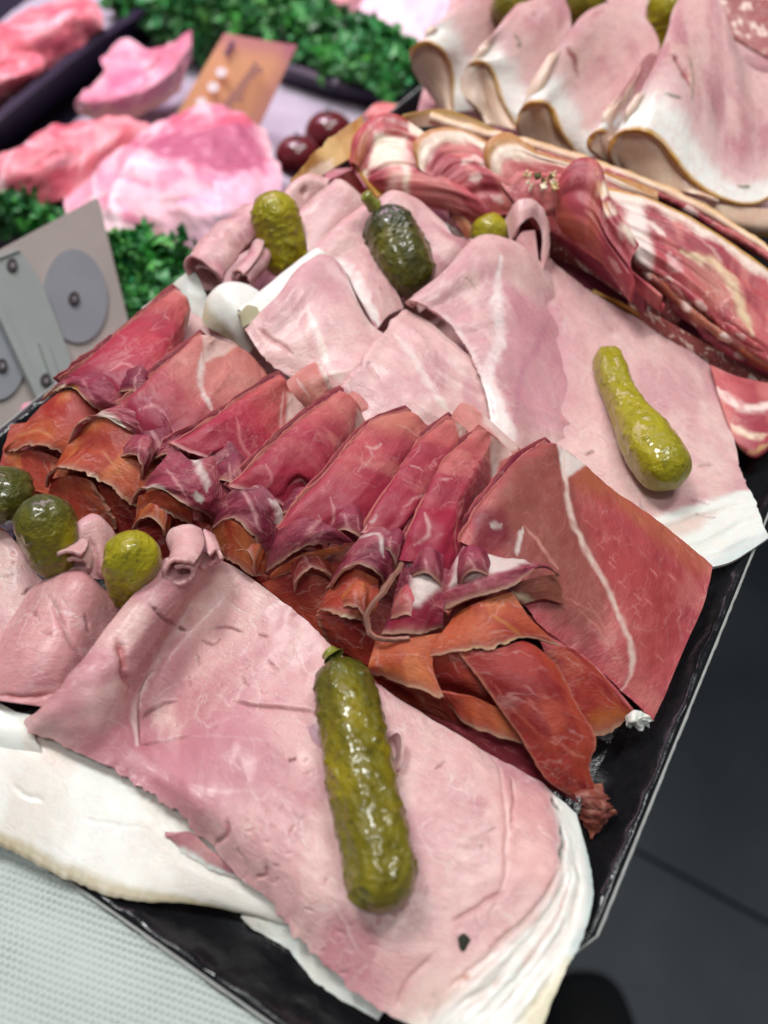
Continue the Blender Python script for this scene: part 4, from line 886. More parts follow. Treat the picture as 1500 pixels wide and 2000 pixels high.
P(t, 'inner_fold', [[(415, 1036, 28), (455, 1018, 36.5), (488, 1046, 35), (520, 1082, 27)], [(430, 1084, 22), (465, 1104, 25), (492, 1121, 23), (515, 1128, 20)]], 'oran', 'v1', strokes=[([(455, 1045), (490, 1085)], 4, (226, 160, 120), .6)])
P(t, 'lower_fold', [[(420, 1075, 21), (470, 1105, 22), (530, 1130, 21)], [(450, 1130, 12), (520, 1170, 12), (580, 1210, 11)]], 'oranr')

t = cured(0, (690, 960, 0), 'fifth cured ham slice from the left, broad rose face over a purple grainy cuff')
P(t, 'top_fold', [
    [(795, 803, 39), (735, 825, 42), (687, 872, 44), (633, 938, 45), (580, 993, 43), (548, 1035, 40)],
    [(830, 825, 37), (790, 870, 41), (740, 930, 43), (690, 990, 43), (645, 1020, 41), (610, 1050, 38)],
    [(850, 850, 30), (820, 910, 32), (775, 985, 34), (735, 1030, 35), (700, 1060, 33)],
    [(865, 880, 24), (850, 950, 24), (800, 1020, 24), (760, 1070, 24)]], 'cure', roll={'v0': 3}, nsc=20,
    polys=[([(720, 800), (800, 800), (830, 830), (790, 850), (730, 840)], (206, 130, 104), 20, 1, .6), ([(600, 980), (690, 930), (760, 960), (740, 1040), (640, 1030)], (164, 34, 58), 26, 1.4, .8)],
    strokes=[([(712, 870), (725, 875), (745, 868)], 5, (232, 186, 178), .8), ([(715, 865), (725, 890), (700, 920)], 3, (226, 170, 166), .6), ([(622, 1005), (632, 1030), (645, 1030), (652, 1000), (645, 970)], 4, (226, 160, 164), .7), ([(775, 832), (795, 840), (815, 855)], 4, (232, 186, 170), .6)])
P(t, 'crusted_cuff', [[(545, 1035, 40), (600, 1010, 44), (650, 1030, 43), (690, 1060, 37)], [(528, 1075, 35), (575, 1045, 41), (635, 1042, 42), (675, 1062, 37)], [(518, 1118, 27), (560, 1088, 35), (613, 1062, 39), (664, 1068, 36)]], 'cured', 'v1')
P(t, 'inner_fold', [[(528, 1125, 24), (590, 1086, 34), (660, 1068, 34)], [(527, 1138, 21), (600, 1103, 29), (690, 1078, 32)]], 'oran', 'v1')
P(t, 'lower_fold', [[(510, 1140, 21), (600, 1112, 27), (680, 1095, 27)], [(570, 1190, 16), (630, 1185, 19), (680, 1150, 20)], [(640, 1290, 8), (690, 1290, 10), (715, 1230, 12)]], 'oranr')

t = cured(0, (800, 980, 0), 'sixth cured ham slice from the left, narrow ridge with orange tongue under its cuff')
P(t, 'top_fold', [
    [(880, 820, 39), (827, 862, 42), (783, 926, 44), (745, 985, 44), (712, 1040, 41)],
    [(902, 830, 37), (870, 880, 41), (820, 950, 43), (785, 1010, 43), (762, 1045, 40)],
    [(920, 850, 30), (900, 930, 31), (860, 1000, 32), (790, 1025, 39), (782, 1040, 38)]], 'cure', roll={'v0': 2.8}, rims=[('u1', .8, (226, 170, 166), .5, .8)],
    polys=[([(735, 950), (770, 930), (800, 960), (790, 1040), (740, 1030)], (172, 30, 56), 16, 1, .85), ([(890, 825), (912, 832), (905, 870), (895, 870)], PF, 4, .4)],
    strokes=[([(800, 910), (825, 918)], 4, (230, 176, 170), .7), ([(740, 980), (735, 1010), (710, 1035)], 5, PF, .6), ([(790, 990), (825, 970), (845, 985)], 5, (226, 170, 168), .7)])
P(t, 'crusted_cuff', [[(705, 1045, 41), (742, 1028, 43), (775, 1050, 42), (788, 1100, 36)], [(668, 1095, 36), (708, 1065, 41), (748, 1080, 41), (770, 1125, 34)], [(636, 1152, 26), (655, 1127, 34), (694, 1102, 39), (729, 1115, 38), (752, 1146, 30)]], 'cured', 'v1', strokes=[([(700, 1050), (735, 1045), (750, 1090)], 6, PF, .8), ([(770, 1050), (782, 1085)], 14, PF, .8)])
P(t, 'inner_fold', [[(650, 1142, 28), (692, 1110, 35), (738, 1132, 32)], [(632, 1172, 26), (690, 1160, 33), (738, 1182, 30)], [(616, 1198, 22), (650, 1197, 29), (680, 1208, 29), (715, 1214, 25)]], 'oran', 'v1', strokes=[([(668, 1206), (690, 1210)], 9, CREAM, .9)])
P(t, 'lower_fold', [[(618, 1202, 22), (670, 1206, 26), (725, 1218, 22)], [(636, 1255, 14), (690, 1285, 14), (740, 1310, 12)]], 'oranr', 'u0')

t = cured(0, (900, 1000, 0), 'seventh cured ham slice from the left, deep pink ridge with white gristle at its foot')
P(t, 'top_fold', [
    [(942, 840, 40), (887, 886, 43), (833, 978, 45), (802, 1045, 44), (786, 1095, 40)],
    [(965, 850, 38), (940, 905, 42), (890, 990, 44), (855, 1060, 44), (838, 1100, 41)],
    [(985, 870, 31), (962, 950, 34), (905, 1010, 40), (892, 1075, 41), (880, 1110, 39)],
    [(1020, 900, 24), (1000, 990, 24), (945, 1040, 26), (925, 1080, 27)]], 'cure', roll={'v0': 3},
    polys=[([(958, 848), (1015, 890), (975, 900), (960, 960)], PF, 4, .5), ([(800, 1060), (830, 990), (890, 990), (900, 1110), (830, 1110)], (176, 32, 56), 20, 1, .85), ([(900, 980), (960, 950), (930, 1060), (890, 1070)], (120, 40, 46), 14, 1, .7)],
    strokes=[([(855, 940), (880, 935)], 4, (230, 176, 172), .7), ([(830, 1000), (838, 1040), (810, 1065)], 6, (230, 180, 178), .7), ([(895, 985), (905, 975), (888, 1030), (892, 1080)], 4, (222, 150, 140), .6)])
P(t, 'foot_lobe', [[(788, 1090, 39), (832, 1100, 41), (880, 1112, 38)], [(772, 1165, 33), (820, 1165, 38), (868, 1185, 35)], [(745, 1238, 28), (800, 1241, 32), (865, 1226, 30)]], 'cured', 'v1',
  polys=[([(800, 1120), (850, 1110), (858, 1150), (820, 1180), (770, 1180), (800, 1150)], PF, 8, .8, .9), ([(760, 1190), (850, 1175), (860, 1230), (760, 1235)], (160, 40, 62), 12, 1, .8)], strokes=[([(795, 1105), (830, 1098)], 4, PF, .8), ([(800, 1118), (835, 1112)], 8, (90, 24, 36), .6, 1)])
P(t, 'rind_strip', [[(787, 1098, 41), (750, 1152, 39), (716, 1210, 34), (722, 1236, 32), (754, 1248, 32), (800, 1246, 32)], [(780, 1098, 40), (744, 1150, 38), (710, 1212, 33), (716, 1240, 31), (752, 1254, 31), (800, 1250, 31)]], 'brown', sp=.35, thick=1.0, polys=[([(0, 0), (1500, 0), (1500, 2000), (0, 2000)], (146, 108, 98), 1, 0, .7)], rag={'v0': (.5, .6), 'v1': (.5, .6)}, rims=[('v0', .8, (176, 146, 128), .5, .6)])
P(t, 'inner_fold', [[(735, 1250, 28), (800, 1246, 31), (862, 1236, 31)], [(720, 1300, 25), (780, 1290, 29), (845, 1300, 28)], [(722, 1314, 21), (790, 1336, 25), (868, 1364, 24)]], 'oran', 'v1')
P(t, 'lower_fold', [[(720, 1312, 20), (790, 1330, 22), (870, 1360, 21)], [(770, 1370, 11), (850, 1400, 11), (930, 1430, 10)]], 'oranr')

t = cured(0, (1150, 1150, 0), 'largest cured ham slice at right, broad brownish-red face with a long white vein')
P(t, 'top_fold', [
    [(1068, 866, 41), (1017, 899, 43), (967, 960, 44), (932, 1005, 44), (906, 1062, 41)],
    [(1102, 876, 39), (1075, 950, 39), (1030, 1020, 39), (990, 1065, 39), (958, 1100, 37)],
    [(1200, 958, 28), (1180, 1040, 29), (1140, 1120, 30), (1100, 1175, 30), (1062, 1222, 28)],
    [(1300, 1028, 22), (1290, 1120, 22), (1250, 1210, 22), (1205, 1275, 21), (1165, 1305, 19)],
    [(1392, 1105, 17), (1374, 1180, 16), (1335, 1270, 15), (1302, 1350, 13), (1275, 1408, 11)]], 'cure', sp=.5, roll={'v0': 3.2}, nsc=26, rag={'u1': (.8, .3), 'u0': (.3, .2)},
    polys=[([(1000, 880), (1120, 850), (1140, 1000), (1200, 1160), (1150, 1280), (1000, 1120), (940, 1040)], (150, 82, 72), 30, 1.5, .85), ([(1120, 880), (1230, 960), (1400, 1100), (1370, 1130), (1250, 1030), (1130, 950)], (186, 106, 70), 26, 1.2, .8),
           ([(1150, 1000), (1350, 1100), (1340, 1260), (1250, 1350), (1220, 1200)], (172, 66, 62), 50, 2, .7), ([(1090, 866), (1150, 905), (1112, 930), (1100, 940)], PF, 4, .5), ([(925, 1000), (985, 990), (1000, 1060), (930, 1080)], (132, 44, 58), 12, 1, .8)],
    strokes=[([(1102, 890), (1104, 960), (1130, 1050), (1185, 1150), (1222, 1230), (1234, 1290), (1226, 1335), (1208, 1352)], 13, (236, 206, 192), .95), ([(1020, 1030), (1013, 1060), (1010, 1085)], 8, PF, .9), ([(1025, 1028), (1060, 1070), (1090, 1110)], 6, (222, 160, 146), .8),
             ([(960, 1030), (980, 1025)], 10, PF, .7), ([(1150, 1180), (1190, 1240), (1215, 1300)], 4, (214, 140, 124), .6), ([(1130, 1190), (1170, 1230), (1200, 1290)], 3, (214, 140, 124), .6), ([(1100, 1165), (1150, 1190)], 3, (214, 140, 124), .5)]
            + [([(1200+random.Random(k).uniform(-60, 150), 1050+k*12), (1212+random.Random(k).uniform(-60, 150), 1062+k*12)], 2.5, (220, 140, 130), .6) for k in range(20)])
P(t, 'crusted_cuff', [[(905, 1066, 41), (950, 1082, 43), (1015, 1092, 42), (1062, 1102, 40)], [(868, 1135, 37), (930, 1118, 43), (1000, 1112, 44), (1066, 1102, 41)], [(838, 1192, 29), (873, 1189, 35), (935, 1168, 40), (1002, 1144, 42), (1064, 1106, 41), (1094, 1122, 38)]], 'cured', 'v1',
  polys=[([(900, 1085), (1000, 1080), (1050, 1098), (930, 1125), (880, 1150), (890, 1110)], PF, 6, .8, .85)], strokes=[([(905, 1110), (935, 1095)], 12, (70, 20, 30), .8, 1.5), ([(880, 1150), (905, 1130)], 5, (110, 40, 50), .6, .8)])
P(t, 'rind_strip', [[(838, 1192, 32), (850, 1170, 34), (870, 1150, 35), (860, 1185, 34), (876, 1198, 34)], [(832, 1186, 30), (844, 1166, 32), (862, 1148, 33), (850, 1188, 32), (874, 1206, 32)]], 'brown', sp=.5, thick=1.8)
P(t, 'small_tail', [[(985, 1150, 38), (1040, 1130, 39), (1090, 1120, 36)], [(1020, 1180, 33), (1060, 1170, 34), (1100, 1180, 31)]], 'brown', strokes=[([(1000, 1155), (1030, 1170), (1045, 1190)], 13, (236, 214, 180), .95)])
P(t, 'inner_fold', [[(888, 1198, 32), (940, 1174, 38), (1000, 1156, 38)], [(858, 1242, 32), (940, 1226, 37), (1042, 1214, 35)], [(833, 1286, 28), (890, 1268, 33), (955, 1268, 35), (1020, 1248, 34), (1098, 1265, 29)]], 'oran', 'v1', strokes=[([(960, 1200), (1000, 1225), (1020, 1240)], 7, (216, 150, 70), .6), ([(900, 1270), (960, 1268), (1020, 1250)], 9, (226, 186, 140), .7)])
P(t, 'rolled_side', [[(833, 1286, 27), (885, 1274, 31), (940, 1282, 30)], [(842, 1322, 21), (900, 1328, 25), (962, 1350, 23)], [(880, 1366, 14), (930, 1372, 16), (985, 1384, 15)]], 'oranr', roll={'u0': 2})
P(t, 'hanging_strip', [[(895, 1273, 32), (960, 1269, 34), (1030, 1253, 33), (1086, 1297, 29)], [(940, 1332, 29), (1010, 1330, 32), (1070, 1330, 31), (1122, 1366, 27)], [(1010, 1430, 23), (1060, 1430, 26), (1110, 1420, 26), (1164, 1447, 23)], [(1068, 1522, 17), (1100, 1510, 19), (1130, 1498, 19), (1150, 1503, 17)], [(1122, 1558, 12), (1137, 1554, 13), (1152, 1548, 13), (1167, 1552, 12)]], 'oranr', sp=.5, rag={'u0': (.4, .5), 'u1': (.6, .5)}, rims=[('u0', .7, (206, 130, 110), .5, .7), ('u1', .7, (206, 130, 110), .5, .7)], strokes=[([(960, 1330), (1000, 1380), (1060, 1440)], 3, (214, 120, 100), .5), ([(1080, 1440), (1110, 1465), (1140, 1480)], 4, (220, 140, 120), .7), ([(1030, 1360), (1060, 1400)], 3, (214, 120, 100), .5)])
P(t, 'under_sheet', [[(1055, 1278, 25), (1100, 1262, 26), (1160, 1300, 21)], [(1110, 1360, 19), (1170, 1345, 19), (1234, 1390, 13)], [(1162, 1442, 11), (1196, 1428, 11), (1230, 1400, 11)]], 'oranr', 'v1', polys=[([(1150, 1400), (1230, 1380), (1240, 1420), (1160, 1440)], (190, 110, 50), 16, 1, .7)])
P(t, 'side_layer', [[(1030, 1200, 28), (1120, 1262, 23), (1200, 1340, 17), (1245, 1395, 12.5)], [(1050, 1240, 26.5), (1110, 1300, 21.5), (1180, 1370, 15), (1235, 1402, 11.5)], [(1070, 1290, 22), (1110, 1340, 18), (1165, 1390, 12)]], 'cure', 'v1', strokes=[([(1150, 1300), (1170, 1315)], 12, PF, .7)])
P(t, 'lower_edge', [[(856, 1350, 22), (920, 1362, 24), (995, 1392, 22)], [(862, 1374, 17), (935, 1425, 18), (1024, 1458, 17)]], 'oran', 'v1')
P(t, 'bottom_layer', [[(790, 1370, 12), (900, 1390, 13), (1030, 1440, 12)], [(870, 1420, 8.5), (990, 1500, 7), (1130, 1565, 4)]], 'curer', rag={'v1': (1.2, .4)})
sheet('fat_nub', [[(1224, 1404, 12), (1232, 1392, 14), (1250, 1388, 15), (1268, 1398, 14), (1274, 1408, 12)], [(1222, 1412, 12), (1238, 1406, 15), (1254, 1404, 14.5), (1270, 1410, 13)], [(1232, 1424, 9), (1240, 1420, 11), (1250, 1426, 10), (1262, 1420, 10), (1268, 1424, 9)]], 'ham', 'fat', t, sp=.3, thick=2, wr=(1.4, 2.6), rag={'v1': (.6, .7), 'u0': (.5, .6)})
sheet('torn_end', [[(1122, 1540, 14.5), (1145, 1532, 15), (1168, 1540, 14.5)], [(1136, 1566, 12), (1168, 1572, 12.5), (1192, 1572, 11)], [(1142, 1592, 9), (1166, 1596, 10), (1200, 1590, 9.5)], [(1148, 1612, 6.5), (1162, 1612, 7), (1184, 1602, 7)], [(1152, 1634, 4), (1156, 1636, 4), (1164, 1628, 4)]], 'cured', 'brown', t, sp=.3, wr=(1.6, 3), rag={'u1': (3.2, .5), 'u0': (2, .6), 'v1': (1.6, .6)}, edge_col=(200, 140, 110), strokes=[([(1150, 1560), (1160, 1600)], 4, (200, 140, 116), .6), ([(1175, 1560), (1180, 1590)], 3, (206, 150, 126), .6)])

def ruffle(t, x, y, w, h, ang=-.2, pal='cured', seed=0):
    c, s_ = math.cos(ang), math.sin(ang)
    def q(u, v, hh): return (x+w*(u*c-v*s_), y+w*(u*s_+v*c), hh)
    P(t, 'ruffle', [[q(-.35, -.75, h-1), q(.05, -.95, h+1.5), q(.45, -.75, h-1)], [q(-.5, -.2, h-3), q(-.2, -.5, h+1.5), q(.2, -.5, h+1.5), q(.5, -.15, h-3)], [q(-.6, .35, h-10), q(-.42, .0, h-3), q(-.05, -.15, h), q(.32, .05, h-2), q(.58, .45, h-9)]], pal, 'v1', strokes=[([q(-.1, -.6, 0)[:2], q(.0, -.3, 0)[:2], q(.1, .0, 0)[:2]], w*.06, (224, 160, 160), .7), ([q(.25, -.55, 0)[:2], q(.35, -.1, 0)[:2]], w*.05, (226, 166, 164), .6)])
CT = {o['label'].split()[0]: o for o in bpy.data.objects if o.name.startswith('cured_ham_slice')}
for key, x, y, w_, h_, an, pl in (('leftmost', 262, 772, 62, 43, .2, 'cured'), ('second', 330, 905, 70, 38, .35, 'cured'), ('second', 262, 900, 60, 39, .5, 'cured'), ('third', 445, 945, 70, 39, .2, 'cured'), ('third', 300, 1020, 66, 30, .3, 'oran'), ('fourth', 575, 1010, 66, 39, .3, 'cured'),
        ('fourth', 480, 1085, 60, 31, .5, 'oran'), ('fifth', 680, 1045, 70, 41, .0, 'cured'), ('fifth', 610, 1120, 74, 32, -.3, 'oranr'), ('sixth', 755, 1085, 60, 41, .4, 'cured'), ('sixth', 690, 1190, 60, 33, .2, 'oran'), ('seventh', 832, 1130, 66, 42, .1, 'cured'), ('seventh', 800, 1205, 74, 36, .1, 'cure'), ('largest', 930, 1130, 70, 45, -.2, 'cured')):
    ruffle(CT[key], x, y, w_, h_, an, pl)
t = cured(0, (450, 1050, 0), 'dark red cured ham layer lying flat underneath the folded row')
P(t, 'bed', [[(20, 830, 20), (200, 800, 22), (500, 840, 22), (800, 900, 20), (1050, 980, 16)], [(0, 910, 16), (200, 920, 18), (450, 1010, 18), (720, 1120, 17), (980, 1230, 14)], [(-10, 1010, 7), (200, 1070, 9), (430, 1160, 9), (680, 1310, 8), (900, 1420, 7)]], 'oranr', sp=1.2)
CP = 'small cured ham pieces behind the row'
for lab, r, pal, kw in (
    ('small torn cured ham piece with frayed pale edge below the ridged ham', [[(552, 748, 36), (598, 716, 37), (626, 703, 37)], [(575, 775, 34), (612, 745, 39), (640, 735, 39)], [(600, 800, 30), (625, 785, 34), (648, 765, 33)]], 'curep', dict(rag={'u1': (1, .5)}, rims=[('u1', 1.5, PF)], strokes=[([(580, 740), (605, 775)], 4, PF, .7)])),
    ('pale rose cured ham corner poking up behind the fifth cured slice', [[(665, 790, 33), (715, 742, 33), (765, 785, 32)], [(720, 815, 29), (750, 812, 31), (795, 815, 29)]], 'curep', {}),
    ('cured ham corner with pale fat showing behind the seventh cured slice', [[(865, 838, 33), (910, 786, 33), (950, 815, 32), (1012, 872, 28)], [(895, 860, 29), (940, 855, 30), (1012, 895, 25)]], 'curep', dict(polys=[([(940, 800), (1020, 870), (1000, 880), (945, 830)], PF, 6, .6, .7)]))):
    sheet('cured_ham_piece', r, 'cured', pal, None, sp=.7, thick=1, label=lab, cat='cured ham', group=CP, edge_col=(200, 130, 110), **kw)
# ------------------------------------------------------------------ cured neck slices and salami
NG = 'slices of cured neck'
def neck(p, label): return thing('cured_neck_slice', p, label, 'cured meat', NG)
def Nk(t, name, rows, pal='coppa', **kw):
    d = dict(sp=.85, thick=1.3, nsc=20)
    if name in ('roll', 'slab', 'cone'): d['pleat'] = (.85, 4.5, 45)
    d.update(kw); return sheet(name, rows, 'coppa', pal, t, **d)
RD = (176, 120, 58)
t = neck((620, 330, 0), 'golden crusty rind piece at the far left end of the cured neck slices')
Nk(t, 'rind', [[(562, 352, 46), (600, 312, 53), (640, 275, 57), (708, 222, 62)], [(585, 372, 42), (640, 335, 49), (690, 305, 52), (722, 285, 53)]], 'rind', rag={'v0': (1.5, .3)}, polys=[([(590, 350), (650, 310), (660, 340), (600, 372)], (232, 200, 176), 8, 1)])
Nk(t, 'hanging_rind', [[(695, 318, 51), (712, 350, 48), (738, 385, 43)], [(722, 312, 49), (736, 345, 46), (754, 375, 42)]], 'rind', polys=[([(690, 600), (760, 600), (760, 400), (690, 400)], (176, 104, 50), 5, 1, .7)])
Nk(t, 'lean', [[(560, 372, 42), (620, 362, 42), (690, 330, 46)], [(600, 400, 34), (660, 380, 36), (720, 380, 36)]], 'coppa', polys=[([(560, 365), (640, 345), (640, 375), (570, 390)], (232, 200, 190), 8, 1, .8)])
t = neck((760, 300, 0), 'rolled cured neck slice with thick curved white fat, leftmost of the row')
Nk(t, 'roll', [[(690, 318, 52), (702, 264, 59), (745, 224, 63), (792, 234, 63), (835, 262, 59)], [(705, 332, 50), (740, 285, 56), (800, 288, 57), (862, 325, 52)], [(742, 372, 44), (800, 372, 47), (880, 380, 48), (960, 415, 45)], [(800, 402, 38), (870, 412, 40), (962, 455, 37)]],
   roll={'v0': 3}, polys=[([(690, 600), (730, 262), (790, 262), (812, 600), (780, 320), (700, 340)], (236, 216, 196), 8, .7), ([(730, 600), (790, 290), (810, 320), (760, 335)], (236, 190, 178), 8, 1, .8), ([(690, 310), (705, 262), (720, 256), (706, 330)], (170, 96, 62), 5, .5, .9), ([(745, 220), (800, 230), (800, 256), (750, 256)], (150, 56, 48), 6, .5), ([(800, 232), (835, 258), (820, 268), (800, 260)], (236, 216, 196), 5, .5)])
t = neck((890, 320, 0), 'second cured neck slice from the left, rind arched over white fat and red lean')
Nk(t, 'roll', [[(813, 325, 54), (808, 284, 59), (835, 257, 62), (880, 249, 62), (962, 285, 59)], [(835, 340, 53), (850, 305, 57), (900, 290, 58), (980, 320, 56)], [(880, 375, 48), (930, 350, 52), (1000, 365, 52), (1060, 400, 48)], [(930, 425, 40), (1000, 420, 43), (1060, 440, 41)]],
   roll={'v0': 2.5}, rims=[('v0', 9, (236, 216, 196), .25), ('v0', 3.6, RD, .35)], strokes=[([(900, 320), (930, 310), (945, 325)], 10, (236, 214, 204), .8), ([(915, 350), (940, 345)], 12, (236, 214, 204), .8), ([(960, 385), (985, 395)], 10, (236, 214, 204), .7)])
t = neck((1060, 340, 0), 'third cured neck slice from the left, long with herb crumbs on it')
Nk(t, 'roll', [[(953, 332, 54), (949, 296, 60), (985, 263, 64), (1040, 293, 62), (1150, 324, 59), (1285, 382, 53)], [(975, 355, 53), (995, 315, 58), (1050, 318, 59), (1150, 345, 57), (1285, 400, 50)], [(1010, 400, 48), (1060, 370, 53), (1120, 380, 53), (1210, 430, 48), (1300, 470, 43)], [(1050, 450, 40), (1120, 440, 43), (1200, 490, 40), (1280, 530, 35)]],
   roll={'v0': 2.5}, rims=[('v0', 8, (236, 216, 196), .25), ('v0', 3.2, RD, .35)])
rng = random.Random(4)
for k in range(16):
    x, y = 1015+rng.uniform(0, 75), 338+rng.uniform(0, 34); s = rng.uniform(4, 9); h = 59
    sheet('herb_crumb', [[(x-s, y-s*.5, h), (x+s*.3, y-s*.7, h+1)], [(x-s*.4, y+s*.5, h), (x+s, y+s*.4, h-.5)]], 'crust', 'fat', t, sp=.5, thick=1.5, rag={'v0': (.8, .5)}, polys=[([(0, 0), (1500, 0), (1500, 2000), (0, 2000)], [(226, 208, 164), (206, 178, 124), (84, 84, 44), (232, 220, 190)][k % 4], 1)])
t = neck((1170, 420, 0), 'upright cured neck slice folded into a translucent brown cone with white edge')
Nk(t, 'cone', [[(1092, 358, 58), (1108, 328, 63), (1135, 309, 66), (1163, 316, 66), (1180, 365, 61), (1205, 420, 57), (1248, 478, 50)], [(1088, 390, 54), (1110, 370, 59), (1138, 365, 61), (1160, 385, 59), (1185, 440, 54), (1232, 510, 47)], [(1085, 425, 47), (1110, 430, 50), (1145, 440, 51), (1180, 480, 47), (1235, 560, 40)], [(1090, 460, 40), (1120, 470, 41), (1160, 500, 40), (1230, 590, 33)]], 'coppa', roll={'v0': 2},
   polys=[([(1080, 360), (1130, 600), (1170, 310), (1175, 760), (1150, 440), (1100, 400)], (164, 78, 56), 12, 1, .9)], strokes=[([(1172, 345), (1185, 395), (1210, 440), (1240, 480)], 20, (238, 222, 200), .95), ([(1165, 330), (1172, 370), (1190, 420)], 7, (206, 150, 96), .7), ([(1190, 500), (1215, 530)], 12, (232, 196, 190), .6)])
t = neck((1380, 520, 0), 'long cured neck slice at right with yellow rind and marbled red lean')
Nk(t, 'slab', [[(1185, 364, 55), (1280, 391, 53), (1400, 455, 47), (1520, 540, 38)], [(1200, 400, 53), (1290, 425, 51), (1400, 490, 45), (1520, 580, 36)], [(1225, 450, 49), (1310, 490, 45), (1410, 560, 39), (1520, 640, 31)], [(1240, 490, 45), (1320, 545, 39), (1420, 632, 32), (1520, 700, 26)]],
   rims=[('v0', 7, (236, 214, 198), .3), ('v0', 2.2, (190, 140, 62), .35)], roll={'v1': 3},
   polys=[([(1185, 370), (1260, 385), (1300, 840), (1220, 410)], (234, 214, 206), 10, 1), ([(1330, 500), (1400, 520), (1440, 600), (1380, 590)], (168, 108, 88), 24, 1, .6)],
   strokes=[([(1245, 430), (1280, 445), (1300, 460)], 10, (236, 214, 204), .9), ([(1330, 490), (1390, 515), (1420, 545), (1440, 590), (1470, 655)], 20, (222, 200, 160), .9), ([(1310, 500), (1325, 530)], 20, (236, 200, 196), .7), ([(1340, 450), (1380, 480), (1420, 520)], 4, (226, 180, 170), .7), ([(1300, 430), (1350, 450)], 5, (226, 170, 166), .7), ([(1420, 560), (1430, 575), (1415, 590)], 6, (226, 170, 166), .6)])
t = neck((1150, 500, 0), 'dark red cured slice edges under the upright cone')
Nk(t, 'upper_edge', [[(1045, 415, 46), (1130, 450, 45), (1220, 520, 41), (1290, 580, 36)], [(1060, 445, 41), (1140, 490, 39), (1230, 560, 34), (1290, 610, 29)]], 'coppa', strokes=[([(1090, 440), (1120, 455)], 14, (232, 200, 190), .7), ([(1170, 490), (1185, 500)], 12, (232, 200, 190), .8)], roll={'v1': 1.5})
Nk(t, 'lower_edge', [[(1060, 440, 40), (1150, 500, 37), (1260, 580, 31)], [(1075, 465, 34), (1160, 530, 30), (1260, 610, 25)]], 'cured')
Nk(t, 'bed', [[(600, 420, 22), (800, 440, 24), (1000, 500, 22), (1250, 640, 16), (1510, 780, 9)], [(640, 330, 32), (850, 330, 34), (1050, 400, 34), (1300, 520, 27), (1510, 640, 18)]], 'cured', sp=1.6)
for k, lab in enumerate(('uppermost of the thin rippled cured slices layered below the neck rolls', 'second thin rippled cured slice layered below the neck rolls', 'third thin rippled cured slice layered below the neck rolls', 'lowest thin rippled cured slice just above the salami edge')):
    base = [(730, 345), (850, 368), (970, 388), (1085, 418), (1200, 482), (1320, 556), (1440, 640), (1530, 690)][max(0, k-1):]; rr = random.Random(60+k); R0, R1, R2 = [], [], []
    fine = spline(np.array(base, float), 22)
    for i_, (x, y) in enumerate(fine):
        f_ = i_/21; hh = 47-3.5*k-20*f_**1.5+rr.uniform(-1.6, 1.6); wob_ = rr.uniform(-5, 5)
        R0.append((x-8*k, y+9*k+wob_-6, hh)); R1.append((x-8*k-5, y+9*k+wob_+6, hh-1.5)); R2.append((x-8*k-9, y+9*k+wob_*1.4+17, hh-6))
    t = neck((1100, 470+9*k, 0), lab)
    Nk(t, 'strip', [R0, R1, R2], ['coppa', 'brown', 'coppa', 'cured'][k], roll={'v0': 1.2}, wr=(.8, 7), nsc=9, strokes=[([(x, y+9*k+4) for x, y in fine[a_:a_+3]], 15, (236, 210, 198), .85) for a_ in (2+k, 7, 11+k % 2, 16)])
def strip(lab, path, h0, h1, pal, dots, seed, wpx=16, rind=None):
    rr = random.Random(seed); fine = spline(np.array(path, float), 9); R0, R1, R2 = [], [], []
    for i_, (x, y) in enumerate(fine):
        hh = h0+(h1-h0)*i_/8+rr.uniform(-1.2, 1.2); wb = rr.uniform(-3.5, 3.5)
        R0.append((x, y+wb, hh)); R1.append((x-3, y+wb+wpx*.45, hh-1.2)); R2.append((x-6, y+wb*1.3+wpx, hh-4.5))
    t_ = neck((path[0][0], path[0][1], 0), lab)
    Nk(t_, 'strip', [R0, R1, R2], pal, roll={'v0': .8}, wr=(.7, 6), nsc=8, thick=1.0, rims=[('v0', 1.2, rind, .5, .9)] if rind else [], strokes=[([(x, y+wpx*.4) for x, y in spline(np.array(path, float), 20)[a_:a_+2]], 14, (238, 212, 200), .9) for a_ in dots])
UPA = [(835, 232), (960, 272), (1080, 300), (1200, 338), (1320, 392), (1420, 446), (1530, 520)]
strip('cream thin neck slice edge behind the rolls, uppermost', [(x+8, y-14) for x, y in UPA], 56, 40, 'peach', (3, 9), 81, 24, (206, 164, 100))
strip('red thin neck slice edge just below the uppermost cream edge', [(x, y+2) for x, y in UPA[1:]], 55, 39, 'coppa', (2, 6, 12), 82, 14)
LOA = [(1225, 470), (1320, 538), (1420, 622), (1530, 690)]
strip('wavy red slice edge directly under the long marbled neck slice', [(x-6, y+6) for x, y in LOA], 46, 26, 'coppa', (1, 5, 9, 14), 83, 16)
strip('second wavy slice edge under the long marbled neck slice', [(x-20, y+20) for x, y in LOA], 42, 23, 'brown', (3, 8, 13), 84, 16)
strip('dark wavy slice edge lowest under the long marbled neck slice', [(x-10, y+40) for x, y in LOA[1:]], 31, 19, 'cured', (4, 12), 85, 18)
t = neck((860, 420, 0), 'crumpled brown cured ruffles behind the dark stalked gherkin')
Nk(t, 'ruffle', [[(795, 378, 40), (830, 362, 44), (870, 372, 44), (895, 405, 42), (925, 455, 37)], [(805, 395, 36), (840, 385, 40), (872, 398, 40), (888, 430, 38), (912, 470, 33)]], 'brown', rims=[('v0', 1.2, (206, 150, 110))])
Nk(t, 'ruffle', [[(872, 395, 41), (905, 392, 45), (940, 398, 44), (955, 380, 44), (965, 420, 40)], [(880, 440, 35), (905, 425, 39), (940, 430, 38), (958, 425, 38), (972, 450, 35)]], 'brown', rims=[('v0', 1.5, (214, 170, 120))])
